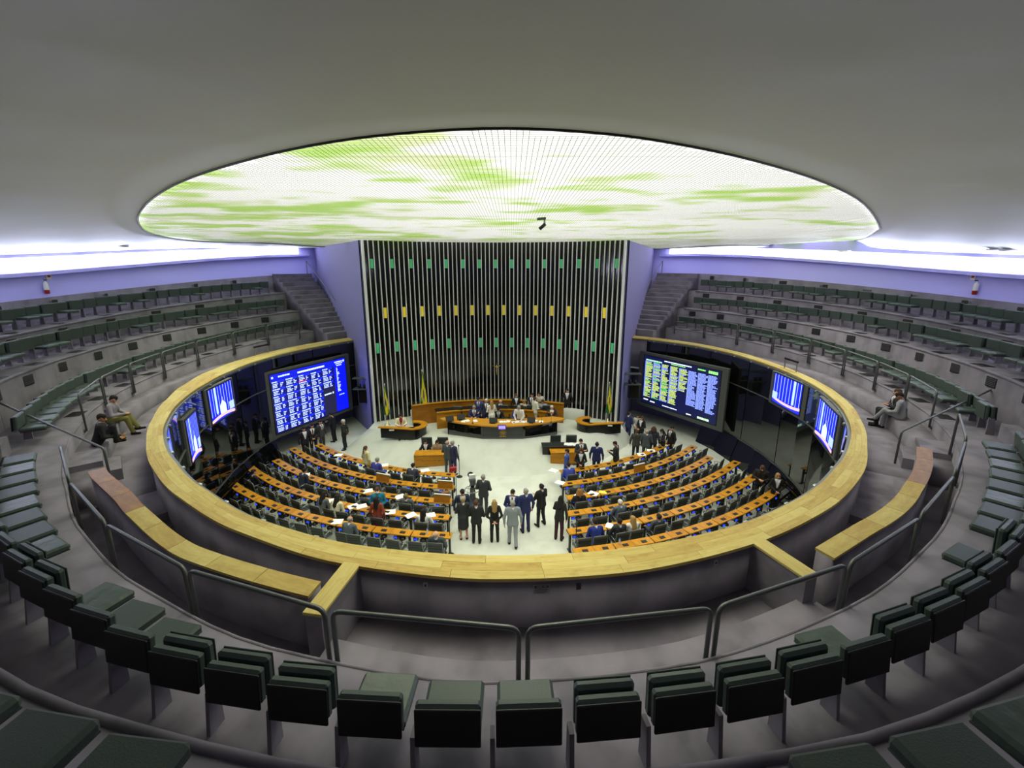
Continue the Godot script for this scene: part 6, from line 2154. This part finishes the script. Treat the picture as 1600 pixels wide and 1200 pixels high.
		c.lathe([Vector2(0.016, 0.2), Vector2(0.016, 0.22), Vector2(0, 0.22)])
		put("cap", c.done(), mat("blue_cap", Color(0.2, 0.3, 0.7), 0.5), o)
	# microphone stands at the aisle ends of the desk blocks
	for q in [[714, 796, "third left", 1.6], [718, 745, "first left", 1.5], [704, 868, "fifth left", 1.25], [899, 868, "sixth right", 1.3]]:
		var o := thing("microphone_stand", "thin black microphone stand at the aisle end of the %s desk row" % q[2], "stand", Transform3D(Basis.IDENTITY, on_y(q[0], q[1], 0.0)), "microphone stands at the aisle")
		var s := Shape.new(true)
		s.tube([Vector3(0, 0.02, 0), Vector3(0, q[3], 0)], 0.014, 6)
		put("pole", s.done(), mats.black_plastic, o)
		var b := Shape.new(true)
		b.lathe([Vector2(0, 0), Vector2(0.14, 0), Vector2(0.13, 0.025), Vector2(0.02, 0.05)])
		put("base", b.done(), mats.black_plastic, o)
		var h := Shape.new(true)
		h.lathe([Vector2(0, 0), Vector2(0.026, 0.01), Vector2(0.03, 0.06), Vector2(0, 0.09)], Vector3(0, q[3], 0))
		put("microphone", h.done(), mats.black_plastic, o)
	# television camera on a pedestal
	var tp := on_y(739, 793, 0.0)
	var tv := thing("television_camera", "studio television camera on a black rolling pedestal in the aisle", "camera", Transform3D(Basis(Vector3.UP, 0.25), tp))
	var base := Shape.new(true)
	base.lathe([Vector2(0, 0.06), Vector2(0.36, 0.06), Vector2(0.36, 0.2), Vector2(0.3, 0.28), Vector2(0.12, 0.34), Vector2(0.11, 0.85), Vector2(0.08, 0.85), Vector2(0.08, 1.05)])
	put("pedestal", base.done(), mats.black_plastic, tv)
	var wheel := Shape.new(true)
	wheel.lathe([Vector2(0, -0.03), Vector2(0.06, -0.03), Vector2(0.06, 0.03), Vector2(0, 0.03)], Vector3.ZERO, Basis(Vector3.BACK, PI / 2), 12)
	var wm := wheel.done()
	for i in 3:
		var an := TAU * i / 3.0
		put("wheel", wm, mats.desk_steel, tv, Transform3D(Basis(Vector3.UP, an), Vector3(sin(an) * 0.3, 0.06, cos(an) * 0.3)))
	var ringw := Shape.new(true)
	var rp2 := []
	for i in 17:
		var an := TAU * i / 16.0
		rp2.append(Vector3(sin(an) * 0.3, 0.8, cos(an) * 0.3))
	ringw.tube(rp2, 0.018, 6)
	for i in 3:
		var an := TAU * i / 3.0
		ringw.tube([Vector3(0, 0.8, 0), Vector3(sin(an) * 0.3, 0.8, cos(an) * 0.3)], 0.012, 6)
	put("steering_ring", ringw.done(), mats.steel, tv)
	put("body", box_mesh(Vector3(0.22, 0.26, 0.42), 0.02), mat("camera_grey", Color(0.30, 0.32, 0.33), 0.5), tv, Transform3D(Basis.IDENTITY, Vector3(0, 1.2, 0)))
	var ln := Shape.new(true)
	ln.lathe([Vector2(0.09, 0), Vector2(0.09, 0.22), Vector2(0.12, 0.3), Vector2(0.1, 0.3), Vector2(0, 0.27)], Vector3(0, 1.2, -0.2), Basis(Vector3.RIGHT, -PI / 2), 14)
	put("lens", ln.done(), mats.black_plastic, tv)
	put("viewfinder", box_mesh(Vector3(0.26, 0.18, 0.1), 0.015), mats.white_plastic, tv, Transform3D(Basis.IDENTITY, Vector3(-0.02, 1.43, 0.12)))
	for sx in [-1.0, 1.0]:
		var arm := Shape.new(true)
		arm.tube([Vector3(0.1 * sx, 1.1, 0.1), Vector3(0.24 * sx, 1.02, 0.4), Vector3(0.26 * sx, 0.98, 0.55)], 0.016, 6)
		put("pan_handle", arm.done(), mats.steel, tv)
	# surveillance camera hanging under the luminous ceiling
	var sp := on_y(846, 340, 10.8)
	var sc := thing("ceiling_camera", "small grey camera hanging under the luminous ceiling", "camera", Transform3D(Basis(Vector3.UP, 0.4), sp))
	put("bracket", box_mesh(Vector3(0.26, 0.07, 0.09), 0.01), mat("camera_grey", Color(0.3, 0.32, 0.33)), sc, Transform3D(Basis(Vector3.BACK, 0.12), Vector3(0, -0.03, 0)))
	put("arm", box_mesh(Vector3(0.05, 0.14, 0.05), 0.008), mats.steel, sc, Transform3D(Basis.IDENTITY, Vector3(0.1, -0.12, 0)))
	var cb := Shape.new(true)
	cb.lathe([Vector2(0, -0.12), Vector2(0.05, -0.11), Vector2(0.05, 0.1), Vector2(0, 0.11)], Vector3(0.04, -0.24, 0), Basis(Vector3.BACK, -0.9), 12)
	put("camera_body", cb.done(), mats.black_plastic, sc)
	# shelves with cameras beside the finned wall
	for q in [[566, 607, -24.2, "left"], [988, 600, -24.6, "right"]]:
		var p := on_z(q[0], q[1], q[2])
		var o := thing("camera_shelf", "small grey wall shelf with camera heads at the %s end of the finned wall" % q[3], "shelf", Transform3D(Basis.IDENTITY, p))
		put("shelf_board", box_mesh(Vector3(0.95, 0.05, 0.5), 0.008), mats.screen_bezel, o)
		put("cabinet", box_mesh(Vector3(0.6, 0.8, 0.35), 0.02), mats.black_panel, o, Transform3D(Basis.IDENTITY, Vector3(0.1, -0.45, -0.05)))
		var c := Shape.new(true)
		c.lathe([Vector2(0, 0.02), Vector2(0.09, 0.02), Vector2(0.07, 0.08), Vector2(0.1, 0.14), Vector2(0.09, 0.24), Vector2(0, 0.27)])
		var cm := c.done()
		for x in [-0.15, 0.15]:
			put("camera_head", cm, mats.black_plastic, o, Transform3D(Basis.IDENTITY, Vector3(x, 0, 0)))
		put("upper_board", box_mesh(Vector3(0.95, 0.05, 0.4), 0.008), mats.screen_bezel, o, Transform3D(Basis.IDENTITY, Vector3(0, 0.62, 0)))
